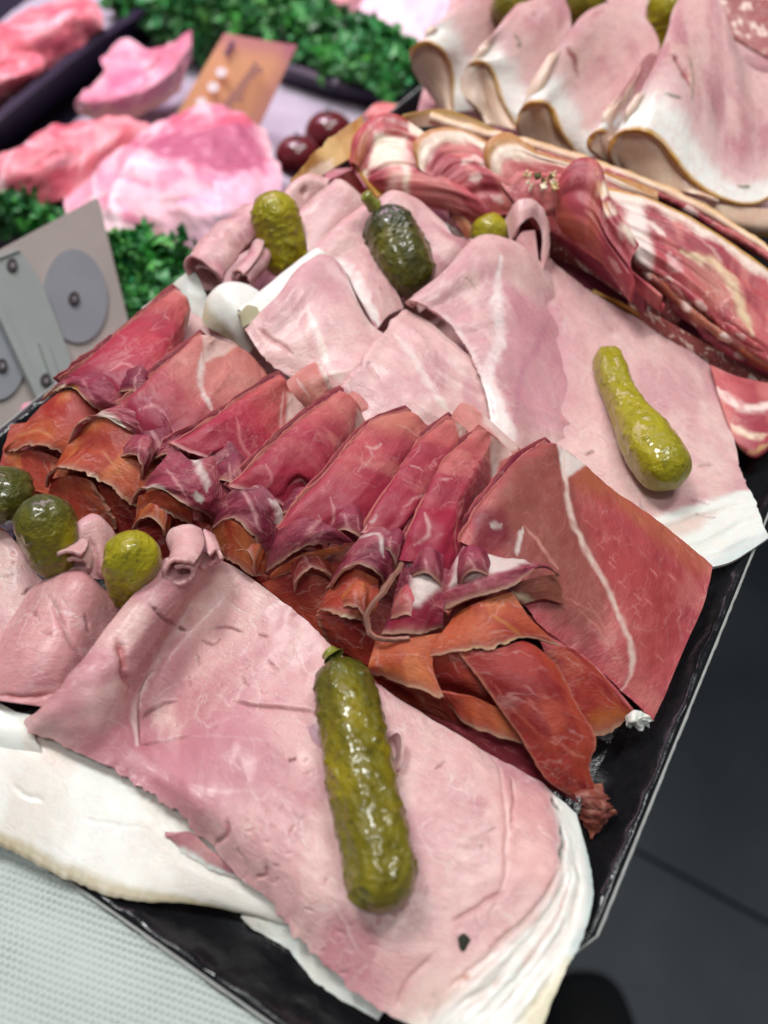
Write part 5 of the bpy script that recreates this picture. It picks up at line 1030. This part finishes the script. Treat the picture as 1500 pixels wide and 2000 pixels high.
Nk(t, 'pale_strip', [[(830, 425, 34), (870, 440, 34), (920, 470, 31)], [(840, 450, 28), (880, 465, 28), (920, 490, 26)]], 'fat')
t = neck((1460, 810, 0), 'cured neck slice curling over the tray edge at right below the salami')
Nk(t, 'curl', [[(1388, 712, 17), (1440, 735, 17), (1520, 750, 16)], [(1405, 775, 15), (1450, 790, 15.5), (1520, 800, 15)], [(1425, 835, 13), (1462, 850, 14), (1520, 835, 13)], [(1440, 870, 11.5), (1468, 886, 12), (1520, 862, 12)]], 'coppa', roll={'v1': 1.5}, strokes=[([(1400, 755), (1440, 790), (1520, 790)], 20, (238, 216, 206), .9), ([(1430, 830), (1460, 850), (1500, 850)], 14, (230, 210, 180), .9), ([(1432, 868), (1462, 882), (1500, 868)], 8, (196, 160, 110), .9)])
SG = 'salami slices on edge'
def sal(label, rows, **kw): return sheet('salami_slice', rows, 'salami', 'coppa', None, sp=.9, thick=2.5, label=label, cat='salami', group=SG, **kw)
FATC = (232, 206, 192)
sal('long salami slice edge with white fat cubes, right of the curled ham tip', [[(1062, 442, 37), (1150, 480, 36), (1260, 550, 32), (1340, 605, 26)], [(1060, 470, 33), (1145, 505, 32), (1250, 572, 28), (1325, 630, 22)], [(1066, 495, 27), (1140, 528, 27), (1240, 596, 23), (1315, 650, 17)]], roll={'v0': 1.5})
sal('short salami slice edge with white fat dots beneath the long neck slice', [[(1270, 520, 40), (1350, 580, 35), (1412, 625, 31)], [(1285, 550, 36), (1350, 600, 32), (1402, 640, 28)], [(1300, 578, 30), (1350, 620, 27), (1392, 648, 24)]], roll={'v0': 1.2})
sal('lowest dark salami slice edge running off to the right', [[(1225, 590, 25), (1320, 640, 23), (1420, 690, 19), (1520, 740, 15)], [(1240, 625, 19), (1325, 670, 18), (1410, 715, 14), (1520, 770, 11)], [(1255, 645, 14), (1330, 692, 12), (1400, 735, 9), (1520, 795, 7)]], mult=.6)
sheet('rind_scrap', [[(1155, 570, 24), (1230, 605, 23), (1310, 655, 18)], [(1175, 600, 17), (1240, 630, 16), (1300, 662, 13)]], 'crust', 'rind', None, sp=.9, label='yellow-brown rind scrap between the pink ham and the salami edges', cat='rind')
sheet('salami_slice', [[(1370, -60, 78), (1440, -70, 78), (1540, -80, 78)], [(1380, 40, 62), (1440, 75, 58), (1540, 135, 52)]], 'salami', 'coppa', None, sp=1, thick=2, label='flat pink salami slice with white fat flecks in the top right corner', cat='salami')

# ------------------------------------------------------------------ yellow-rind ham folds at the back
YG = 'draped ham slices with yellow rind'
def drape(label, rows, w=12, **kw):
    d = dict(polys=[]); d.update(kw); top = rows[0][:9]
    o = sheet('rind_ham_slice', rows, 'ham', 'ham', None, sp=.9, thick=1.8, rims=[('v0', w*2.1, (238, 204, 200), .4, .8), ('v0', w*1.05, (246, 243, 236), .35), ('v0', 1.35, (204, 154, 66), .35)], label=label, cat='ham', group=YG, nsc=30, edge_col=(214, 164, 80), wr=(.5, 16), under=(242, 214, 190), **d)
    n_ = len(top)-1; l_, r_ = top[0], top[-1]
    sheet('inner_fold', [[(x, y+3, h-2) for x, y, h in top], [(x*.5+(l_[0]+(r_[0]-l_[0])*i/n_)*.5, y*.5+(l_[1]+(r_[1]-l_[1])*i/n_)*.5+3, h*.5+(l_[2]+(r_[2]-l_[2])*i/n_)*.5-1) for i, (x, y, h) in enumerate(top)], [(l_[0]+(r_[0]-l_[0])*i/n_, l_[1]+(r_[1]-l_[1])*i/n_+4, l_[2]+(r_[2]-l_[2])*i/n_+1) for i in range(n_+1)]], 'ham', 'peach', o, sp=1, thick=1, wr=(.6, 12))  # inner side of the slice, added and tilted to catch light under the arch
    return o
HERB = (92, 92, 56)
drape('leftmost draped ham fold with yellow rind loop beside the parsley', [[(850, 200, 30), (832, 172, 36), (803, 122, 48), (804, 92, 57), (828, 79, 61), (860, 94, 58), (878, 130, 49), (883, 218, 32)], [(860, 170, 36), (835, 110, 52), (838, 66, 62), (868, 42, 66), (905, 58, 62), (922, 120, 50), (930, 215, 34)], [(900, 110, 44), (882, 40, 62), (905, -10, 70), (940, -30, 72), (972, -10, 68), (985, 70, 54), (992, 190, 38)]])
drape('second draped ham fold with a pinched yellow rind loop', [[(946, 235, 36), (925, 208, 42), (903, 165, 48), (907, 140, 53), (922, 121, 59), (944, 120, 60), (962, 144, 55), (975, 185, 48), (1006, 248, 37)], [(955, 200, 42), (935, 140, 54), (945, 92, 64), (972, 76, 66), (1002, 98, 62), (1030, 165, 50), (1062, 255, 38)], [(1000, 140, 48), (995, 40, 66), (1035, -15, 73), (1095, -20, 73), (1118, 70, 60), (1135, 205, 44)]], strokes=[([(1005, 65), (1012, 80), (1016, 95)], 8, HERB, .8)])
drape('third draped ham fold with wide yellow rind arch in the middle', [[(1034, 292, 37), (1020, 270, 42), (1008, 240, 50), (1012, 221, 54), (1028, 203, 59), (1052, 199, 61), (1075, 208, 58), (1090, 245, 52), (1132, 310, 38)], [(1045, 250, 46), (1042, 190, 60), (1062, 138, 67), (1095, 132, 67), (1125, 165, 60), (1155, 230, 50), (1180, 300, 41)], [(1115, 190, 52), (1105, 90, 68), (1160, 15, 76), (1230, 8, 75), (1275, 55, 68), (1275, 215, 48)]], strokes=[([(1105, 92), (1120, 118), (1130, 150)], 14, (140, 50, 48), .85), ([(1112, 90), (1130, 110), (1136, 145)], 6, (226, 200, 160), .8)])
drape('small narrow draped ham fold tucked left of the largest one', [[(1194, 322, 40), (1165, 303, 46), (1147, 285, 51), (1147, 270, 54), (1158, 259, 57), (1196, 262, 54)], [(1196, 300, 46), (1180, 250, 56), (1195, 208, 62), (1228, 196, 61), (1262, 225, 54)], [(1230, 240, 52), (1232, 165, 64), (1275, 105, 70), (1304, 130, 64)]], 9)
drape('largest draped ham fold at right with broad yellow rind arch and herbs', [[(1208, 340, 40), (1196, 318, 45), (1187, 288, 53), (1205, 260, 59), (1248, 253, 62), (1288, 272, 59), (1318, 308, 54), (1358, 356, 47), (1405, 385, 43), (1462, 397, 41), (1535, 365, 41)], [(1225, 290, 50), (1222, 235, 62), (1255, 185, 69), (1290, 175, 70), (1325, 205, 66), (1365, 265, 57), (1410, 325, 48), (1450, 345, 45), (1535, 310, 45)], [(1275, 180, 62), (1300, 70, 76), (1340, -10, 84), (1390, -15, 84), (1430, 65, 74), (1465, 130, 64), (1535, 150, 62)]], 13,
      strokes=[([(1300, 100), (1335, 90), (1350, 130), (1352, 190)], 9, (226, 190, 150), .8), ([(1310, 105), (1330, 120), (1345, 165)], 18, (150, 46, 44), .85, 1.5), ([(1298, 184), (1330, 192)], 7, HERB, .9), ([(1440, 362), (1465, 366)], 8, HERB, .9), ([(1470, 150), (1478, 220), (1476, 320)], 8, (236, 206, 200), .7), ([(1345, 105), (1355, 150), (1352, 195)], 5, HERB, .7)])
sheet('rind_ham_slice', [[(1275, 355, 43), (1370, 392, 41), (1525, 410, 38)], [(1285, 375, 41), (1365, 412, 38), (1425, 435, 35), (1525, 445, 33)], [(1290, 392, 37), (1360, 430, 33), (1420, 452, 30), (1525, 465, 28)]], 'ham', 'peach', None, sp=1, thick=1.8, rims=[('v1', 2.6, (190, 146, 66), .4)], label='lower white fat slice with rind under the largest draped fold', cat='ham', group=YG)
sheet('rind_ham_slice', [[(785, 228, 50), (850, 212, 54), (940, 238, 52), (1010, 278, 47), (1140, 330, 44)], [(795, 250, 45), (870, 248, 48), (960, 283, 45), (1020, 308, 42), (1140, 350, 40)]], 'ham', 'peach', None, sp=1, thick=1.8, rims=[('v0', 1.8, (206, 166, 96), .4)], label='cream fat slice lying flat under the left draped folds', cat='ham', group=YG)
sheet('rind_ham_slice', [[(815, 215, 27), (1000, 270, 28), (1250, 370, 27), (1530, 460, 22)], [(850, 90, 30), (1000, 120, 30), (1250, 200, 30), (1530, 280, 28)], [(900, -40, 32), (1050, -50, 32), (1300, -60, 32), (1530, -60, 32)]], 'ham', 'hamo', None, sp=2, thick=2, label='pale ham slice lying flat underneath all the draped folds', cat='ham', group=YG)

# ------------------------------------------------------------------ display case behind
RG = 'raw pork in the display case'
def raw(label, rows, pal, thick=12, name='raw_pork_piece', **kw): return sheet(name, rows, 'raw', pal, None, sp=1.3, thick=thick, wr=(4.5, 20), nsc=26, label=label, cat='raw meat', group=RG, **kw)
def mm_px(x, y, h): return (at(x, y, h)-EYE)@FW/F
PALE = (234, 190, 206)
raw('large pale raw pork piece with a purple-pink muscle in front of the price card', [[(180, 300, -34), (330, 238, -26), (480, 216, -24), (506, 238, -30)], [(120, 395, -36), (280, 330, -24), (430, 296, -22), (545, 325, -32)], [(190, 470, -40), (300, 430, -30), (430, 420, -28), (560, 415, -38)], [(270, 525, -50), (350, 530, -48), (440, 505, -46), (575, 450, -48)]], 'rawp', 16,
    polys=[([(100, 400), (300, 600), (420, 330), (560, 350), (600, 460), (400, 540), (250, 540)], PALE, 20, 2, .85), ([(240, 275), (490, 235), (530, 330), (440, 332), (280, 300)], (176, 84, 116), 10, 1.2, .9), ([(330, 232), (500, 215), (510, 245), (340, 250)], (200, 84, 110), 8, 1, .9), ([(180, 840), (240, 400), (270, 440), (210, 470)], (222, 150, 176), 24, 2, .7), ([(330, 430), (400, 840), (420, 460), (350, 480)], (220, 160, 190), 24, 2, .7)],
    strokes=[([(180, 330), (230, 600), (270, 320), (330, 330)], 22, (250, 226, 232), .8, -1.5), ([(200, 350), (250, 345), (300, 360)], 10, (206, 120, 150), .7, 1.5), ([(330, 340), (400, 345), (480, 340)], 12, (200, 130, 170), .6, 1.2), ([(420, 350), (470, 760), (530, 390)], 14, (248, 226, 236), .7), ([(160, 400), (230, 440), (300, 450)], 12, (250, 220, 228), .7), ([(500, 250), (530, 290), (545, 340)], 12, (244, 206, 206), .9), ([(340, 400), (390, 390), (440, 400)], 10, (212, 150, 190), .7, 1.2), ([(270, 480), (340, 500), (400, 490)], 14, (250, 214, 214), .7)])
raw('red raw pork strip at left beside the pale pork piece', [[(-30, 330, -34), (60, 262, -26), (140, 232, -26), (250, 222, -28)], [(-80, 370, -36), (50, 330, -22), (180, 285, -22), (290, 255, -28)], [(-40, 400, -44), (40, 408, -42), (130, 385, -38), (230, 320, -36)]], 'rawr', 14, strokes=[([(10, 600), (60, 280), (100, 290)], 16, (244, 206, 212), .8), ([(100, 330), (160, 300)], 20, (240, 196, 204), .5), ([(60, 330), (90, 310), (130, 300)], 12, (166, 40, 60), .7, 2), ([(100, 250), (150, 260), (210, 240)], 12, (240, 180, 186), .7), ([(30, 760), (80, 370), (120, 350)], 16, (232, 130, 140), .6)])
raw('raw pork chop with a round eye muscle beside the price card', [[(200, 120, -32), (240, 82, -28), (300, 92, -26), (374, 68, -30)], [(195, 155, -30), (260, 130, -22), (320, 135, -22), (372, 105, -30)], [(145, 198, -36), (200, 195, -30), (270, 190, -30), (360, 145, -36)], [(150, 222, -48), (200, 236, -46), (270, 226, -46), (350, 180, -46)]], 'rawp', 14, polys=[([(200, 150), (280, 130), (300, 180), (220, 195)], (206, 110, 142), 12, 1, .9), ([(290, 95), (365, 80), (350, 140), (300, 130)], (204, 104, 130), 12, 1, .8)], rims=[('v1', 10, (232, 176, 150), .4, .8)])
raw('raw pork chop pile at the top left in the black tray', [[(-40, 60, -30), (60, 20, -26), (160, -10, -26), (200, 30, -30)], [(-60, 110, -28), (60, 90, -18), (160, 50, -18), (205, 60, -28)], [(-60, 200, -40), (20, 170, -36), (110, 130, -34), (215, 75, -38)]], 'rawr', 16, polys=[([(60, 70), (130, 60), (140, 110), (80, 115)], (200, 80, 104), 10, 1, .8)], strokes=[([(20, 60), (80, 50), (150, 20)], 16, (244, 196, 204), .7), ([(30, 130), (90, 120)], 16, (244, 196, 204), .6)])
raw('second raw pork chop at the left photo edge above the tray wall', [[(-80, 130, -24), (0, 110, -20), (80, 110, -24)], [(-80, 190, -26), (0, 160, -20), (85, 140, -28)], [(-80, 240, -44), (-10, 215, -42), (80, 160, -42)]], 'rawr', 14, strokes=[([(-10, 150), (40, 140)], 14, (244, 200, 206), .6)])
raw('pale raw meat at the top beyond the parsley', [[(700, -60, -36), (800, -70, -30), (900, -70, -32)], [(690, 30, -40), (780, 20, -34), (880, 10, -36)], [(740, 80, -50), (800, 110, -50), (880, 90, -50)]], 'rawp', 12, polys=[([(650, -80), (950, -80), (950, 130), (650, 130)], (244, 222, 234), 10, 1, .85)])
raw('brown-pink raw meat at the top between the parsley sprigs', [[(610, -60, -30), (660, -70, -26), (720, -60, -30)], [(620, 10, -34), (660, 0, -28), (710, -5, -34)], [(640, 55, -44), (670, 60, -42), (700, 40, -44)]], 'rawp', 10, polys=[([(600, -80), (720, -80), (720, 70), (600, 70)], (204, 140, 140), 10, 1, .8)])
raw('small salmon-pink raw piece behind the golden rind', [[(710, 225, -30), (745, 200, -26), (790, 205, -30)], [(720, 240, -34), (750, 235, -32), (790, 235, -34)]], 'rawr', 10, polys=[([(600, 100), (900, 100), (900, 600), (600, 300)], (240, 140, 140), 5)])
raw('raw pork showing at the left below the grey plate', [[(-60, 840, -30), (20, 800, -28), (110, 770, -30), (260, 640, -30)], [(-60, 960, -40), (60, 900, -38), (150, 850, -38), (330, 690, -40)]], 'rawp', 10)
LG = 'white liners in the display case'
sheet('liner', [[(60, 300, -66), (240, 170, -66), (390, 90, -66)], [(130, 420, -66), (330, 300, -66), (620, 120, -66)], [(240, 580, -66), (520, 440, -66), (830, 215, -66)]], 'raw', 'fat', None, sp=3, thick=.6, mat=M['liner'], label='white liner sheet under the raw pork and price card', cat='liner', group=LG, wr=(1.5, 30))
sheet('liner', [[(-60, 90, -50), (100, -20, -50), (260, -60, -50)], [(-60, 260, -50), (120, 130, -50), (235, 35, -50)]], 'raw', 'fat', None, sp=3, thick=.6, mat=M['liner'], label='white liner under the chops in the top left tray', cat='liner', group=LG)
sheet('tray_divider', [[(-80, 300, -32), (60, 185, -32), (180, 90, -32), (310, 8, -32)], [(-80, 380, -70), (70, 250, -70), (200, 150, -70), (345, 45, -70)]], 'raw', 'fat', None, sp=4, thick=5, mat=M['case'], wr=(0, 9), label='violet-black tray wall running diagonally between the raw meats', cat='tray wall')
sheet('tray_divider', [[(540, 128, -50), (640, 160, -50), (830, 205, -50)], [(540, 165, -70), (640, 195, -70), (830, 240, -70)]], 'raw', 'fat', None, sp=4, thick=5, mat=M['case'], wr=(0, 9), label='violet-black tray wall below the parsley garland', cat='tray wall')
# grapes
for lab, (x, y, r, h) in (('upper of two dark red grapes behind the golden rind', (643, 262, 43, -40)), ('lower of two dark red grapes behind the golden rind', (583, 308, 42, -42))):
    R = r*mm_px(x, y, h); c = at(x, y, h); n, m = 24, 32; V = []; 
    for i in range(n):
        a = math.pi*i/(n-1)
        for j in range(m):
            b_ = 2*math.pi*j/m; V.append(c+R*np.array([math.sin(a)*math.cos(b_)*1.12, math.sin(a)*math.sin(b_), math.cos(a)*.98])*(1-.08*math.exp(-(a/.18)**2)))
    i = np.arange(n*m).reshape(n, m); j2 = np.roll(i, -1, 1)
    root = thing('grape', (x, y, h), lab, 'grape', 'dark red grapes')
    link('skin', np.array(V), np.stack([i[:-1], j2[:-1], j2[1:], i[1:]], -1).reshape(-1, 4)[:, ::-1], M['grape'], root)
    s = [c+np.array([dx, dy, dz]) for dz, rr in ((R*.9, 1.2), (R*1.1, .8), (R*1.25, 1.0)) for dx, dy in ((rr, 0), (0, rr), (-rr, 0), (0, -rr))]
    link('stem', np.array(s), [[0, 1, 5, 4], [1, 2, 6, 5], [2, 3, 7, 6], [3, 0, 4, 7], [4, 5, 9, 8], [5, 6, 10, 9], [6, 7, 11, 10], [7, 4, 8, 11], [8, 9, 10, 11]], M['bar'], root)
# price card
t = thing('price_card', (430, 200, -66), 'orange price card with dark handwriting standing among the raw pork', 'price card')
cp = [at(438, 64, -2), at(580, 88, -2), at(505, 250, -52), at(335, 240, -52)]
cn = np.cross(cp[1]-cp[0], cp[3]-cp[0]); cn /= np.linalg.norm(cn); cn = cn if cn@(EYE-cp[0]) > 0 else -cn
k = 14; V = []; C = []
for i in range(k+1):
    for j in range(k+1):
        u, v = j/k, i/k; p = (cp[0]*(1-u)+cp[1]*u)*(1-v)+(cp[3]*(1-u)+cp[2]*u)*v; V.append(p-cn*2*math.sin(math.pi*u))
        e = sm(.28, 0, np.array(v))*.8+sm(.75, 1, np.array(u))*.5; C.append(lin((248, 184, 138))*(1-min(1, e))+lin((206, 134, 146))*min(1, e))
i = np.arange((k+1)**2).reshape(k+1, k+1); q = np.stack([i[:-1, :-1], i[:-1, 1:], i[1:, 1:], i[1:, :-1]], -1).reshape(-1, 4)
V = np.array(V); nV = len(V)
link('card', np.concatenate([V, V-cn*.6]), np.concatenate([q, q[:, ::-1]+nV]), M['card'], t, np.array(C+C))
def flatbit(name, pts, p0, n, off, th, mat, parent):
    """a flat piece lying on the plane through p0: outline given by photo positions"""
    v = [at_plane(x, y, p0+n*off, n) for x, y in pts]; k = len(v); w_ = [a-n*th for a in v]
    return link(name, np.array(v+w_), [list(range(k)), list(range(k, 2*k))[::-1]]+[[i, (i+1) % k, k+(i+1) % k, k+i] for i in range(k)], mat, parent, smooth=False)
def ell(x, y, rx, ry, rot=0, n=36):
    c, s = math.cos(rot), math.sin(rot)
    return [(x+rx*math.cos(a)*c-ry*math.sin(a)*s, y+rx*math.cos(a)*s+ry*math.sin(a)*c) for a in [2*math.pi*i/n for i in range(n)]]
for x, y in ((432, 141), (416, 170), (393, 200)): flatbit('print_dot', ell(x, y, 11, 10, n=18), cp[0], cn, .4, .3, M['white_dot'], t)
def stroke(pts, wd, p0, n, off, parent, name='handwriting'):
    L = spline(np.array([at_plane(x, y, p0+n*off, n) for x, y in pts]), max(8, 6*len(pts))); T = np.gradient(L, axis=0); T /= np.linalg.norm(T, axis=1, keepdims=True)+1e-9
    S = np.cross(T, n)*wd; v = np.concatenate([L+S, L-S, L-S-n*.2, L+S-n*.2]); k = len(L); i = np.arange(k)
    q = np.concatenate([np.stack([i[:-1]+a*k, i[1:]+a*k, i[1:]+((a+1) % 4)*k, i[:-1]+((a+1) % 4)*k], -1) for a in range(4)])
    link(name, v, q, M['ink'], parent, smooth=False)
def script(x0, y0, x1, y1, n, amp, wd, seed):
    r = random.Random(seed); d = np.array([x1-x0, y1-y0])/n; pr = np.array([-d[1], d[0]])/np.linalg.norm(d)
    for k in range(n):
        b0 = np.array([x0, y0])+d*k; a = amp*r.choice([.55, .6, 1.0, .7])
        stroke([tuple(b0), tuple(b0+d*.35+pr*a), tuple(b0+d*.7+pr*a*.6), tuple(b0+d*.6-pr*a*.1), tuple(b0+d*1.05)], wd, cp[0], cn, .5, t)
script(436, 208, 500, 122, 8, 21, .5, 3)
stroke([(441, 108), (447, 96), (455, 82)], 1.5, cp[0], cn, .5, t, 'printed_mark'); stroke([(449, 90), (458, 84)], 1.2, cp[0], cn, .6, t, 'printed_mark')
# grey riveted plate
t = thing('riveted_plate', (100, 700, -60), 'tan-grey plate with grey discs, a bar and dark rivets at the left edge', 'plate')
a0, b0, c0 = at(190, 386, 0), at(-60, 525, 8), at(290, 770, -52)
pn = np.cross(b0-a0, c0-a0); pn /= np.linalg.norm(pn); pn = pn if pn@(EYE-a0) > 0 else -pn
flatbit('backing', [(188, 386), (194, 392), (205, 440), (250, 625), (285, 770), (120, 900), (-80, 1000), (-80, 530)], a0, pn, 0, 2.5, M['tan_plate'], t)
d1 = flatbit('disc', ell(148, 578, 62, 92, -.1), a0, pn, 1.4, 1.4, M['disc'], t)
d2 = flatbit('disc', ell(-12, 690, 62, 92, -.1), a0, pn, 1.4, 1.4, M['disc'], t)
br = flatbit('bar', [(-40, 515), (36, 484), (62, 520), (85, 560), (135, 690), (150, 745), (84, 790), (60, 720), (5, 600), (-40, 590)], a0, pn, 4.5, 2.6, M['bar'], t)
flatbit('bar_edge', [(-10, 600), (4, 596), (90, 780), (78, 790)], a0, pn, 6.2, 3, M['bar'], t)
flatbit('ridge', [(76, 668), (92, 664), (118, 740), (104, 748)], a0, pn, 6.6, 2.4, M['bar'], t)
flatbit('bar_end', [(-40, 512), (36, 483), (38, 489), (-40, 520)], a0, pn, 5.6, 3.5, M['board_core'], t)
for x, y, par, off in ((24, 517, br, 5.6), (145, 582, d1, 2.8), (122, 717, t, 2), (90, 742, br, 5.6), (4, 713, d2, 2.8)):
    o_ = flatbit('rivet', ell(x, y, 10.5, 13, n=20), a0, pn, off, 1.3, M['rivet'], par); o2 = flatbit('pin', ell(x+1, y+1, 4, 5, n=12), a0, pn, off+.5, .6, M['steel'], par)
# curly parsley
def parsley(label, x, y, h, R, n, seed, dark=1.0):
    rng = np.random.default_rng(seed); c = at(x, y, h); Vs, Qs, Cs = [], [], []; base = 0
    sub = rng.normal(0, 1, (16, 3)); sub /= np.linalg.norm(sub, axis=1, keepdims=True); sub[:, 2] = np.abs(sub[:, 2])*.9-.15; tone = rng.uniform(.45, 1.5, 16)
    for k in range(n):
        sk = k % 16; p = sub[sk]+rng.normal(0, .24, 3); rr = R*rng.uniform(.7, 1.0); o_ = c+p*rr*np.array([1.15, 1, .8])
        nx, ny = 7, 4; s = rng.uniform(5, 9)*R/26; a = rng.normal(0, 1, 3); a /= np.linalg.norm(a); b_ = np.cross(a, p+rng.normal(0, .4, 3)); b_ /= np.linalg.norm(b_); nn = np.cross(a, b_)
        U, W = np.meshgrid(np.linspace(-1, 1, nx), np.linspace(0, 1, ny))
        ruf = np.sin(U*7+rng.uniform(0, 6))*W*.45+rng.uniform(-.2, .2)*W**2
        P_ = o_+s*(U*(.25+.75*W))[..., None]*a+s*W[..., None]*b_+s*ruf[..., None]*nn
        Vs.append(P_.reshape(-1, 3)); i = base+np.arange(nx*ny).reshape(ny, nx)
        Qs.append(np.stack([i[:-1, :-1], i[:-1, 1:], i[1:, 1:], i[1:, :-1]], -1).reshape(-1, 4)); base += nx*ny
        g = lin((62, 138, 70))*rng.uniform(.7, 1.35)*tone[sk]*dark; g = g*np.array([rng.uniform(.7, 1.5), 1, rng.uniform(.6, 1.4)]); Cs.append(np.tile(g, (nx*ny, 1)))
    r = thing('parsley_sprig', (x, y, h), label, 'parsley', 'curly parsley sprigs'); r.location.z -= R*.0006; r['org'] = list(r.location)
    link('leaf_mass', np.concatenate(Vs), np.concatenate(Qs), M['parsley'], r, np.concatenate(Cs))
    L = spline(np.array([c-np.array([0, 0, R*.9]), c-np.array([R*.2, 0, R*.3]), c+np.array([0, 0, R*.3])]), 8); vs_ = []
    for q in L:
        for j in range(6): vs_.append(q+1.2*np.array([math.cos(j*math.pi/3), math.sin(j*math.pi/3), 0]))
    i = np.arange(48).reshape(8, 6); j2 = np.roll(i, -1, 1)
    link('stalk', np.array(vs_), np.stack([i[:-1], j2[:-1], j2[1:], i[1:]], -1).reshape(-1, 4), M['parsley'], r, np.tile(lin((70, 120, 60)), (48, 1)))
for n_, (lab, x, y, h, R, n) in enumerate((
    ('curly parsley at the top left end of the garland', 330, 10, -40, 30, 840), ('curly parsley behind the top of the price card, left', 415, 35, -40, 30, 840), ('curly parsley above the price card', 510, 15, -40, 30, 840),
    ('curly parsley right of the price card', 610, 70, -42, 26, 840), ('curly parsley in the middle right of the garland', 680, 105, -42, 26, 840), ('curly parsley near the draped ham, second from the right end', 745, 130, -42, 24, 840), ('curly parsley at the right end touching the draped ham', 795, 150, -42, 22, 760),
    ('curly parsley between the grey plate and the cured ham', 275, 535, -48, 22, 840), ('lower curly parsley tucked behind the cured ham tip', 265, 600, -50, 18, 600), ('curly parsley at the left photo edge above the grey plate', 35, 430, -50, 22, 760))):
    parsley(lab, x, y, h, R, n, 100+n_)
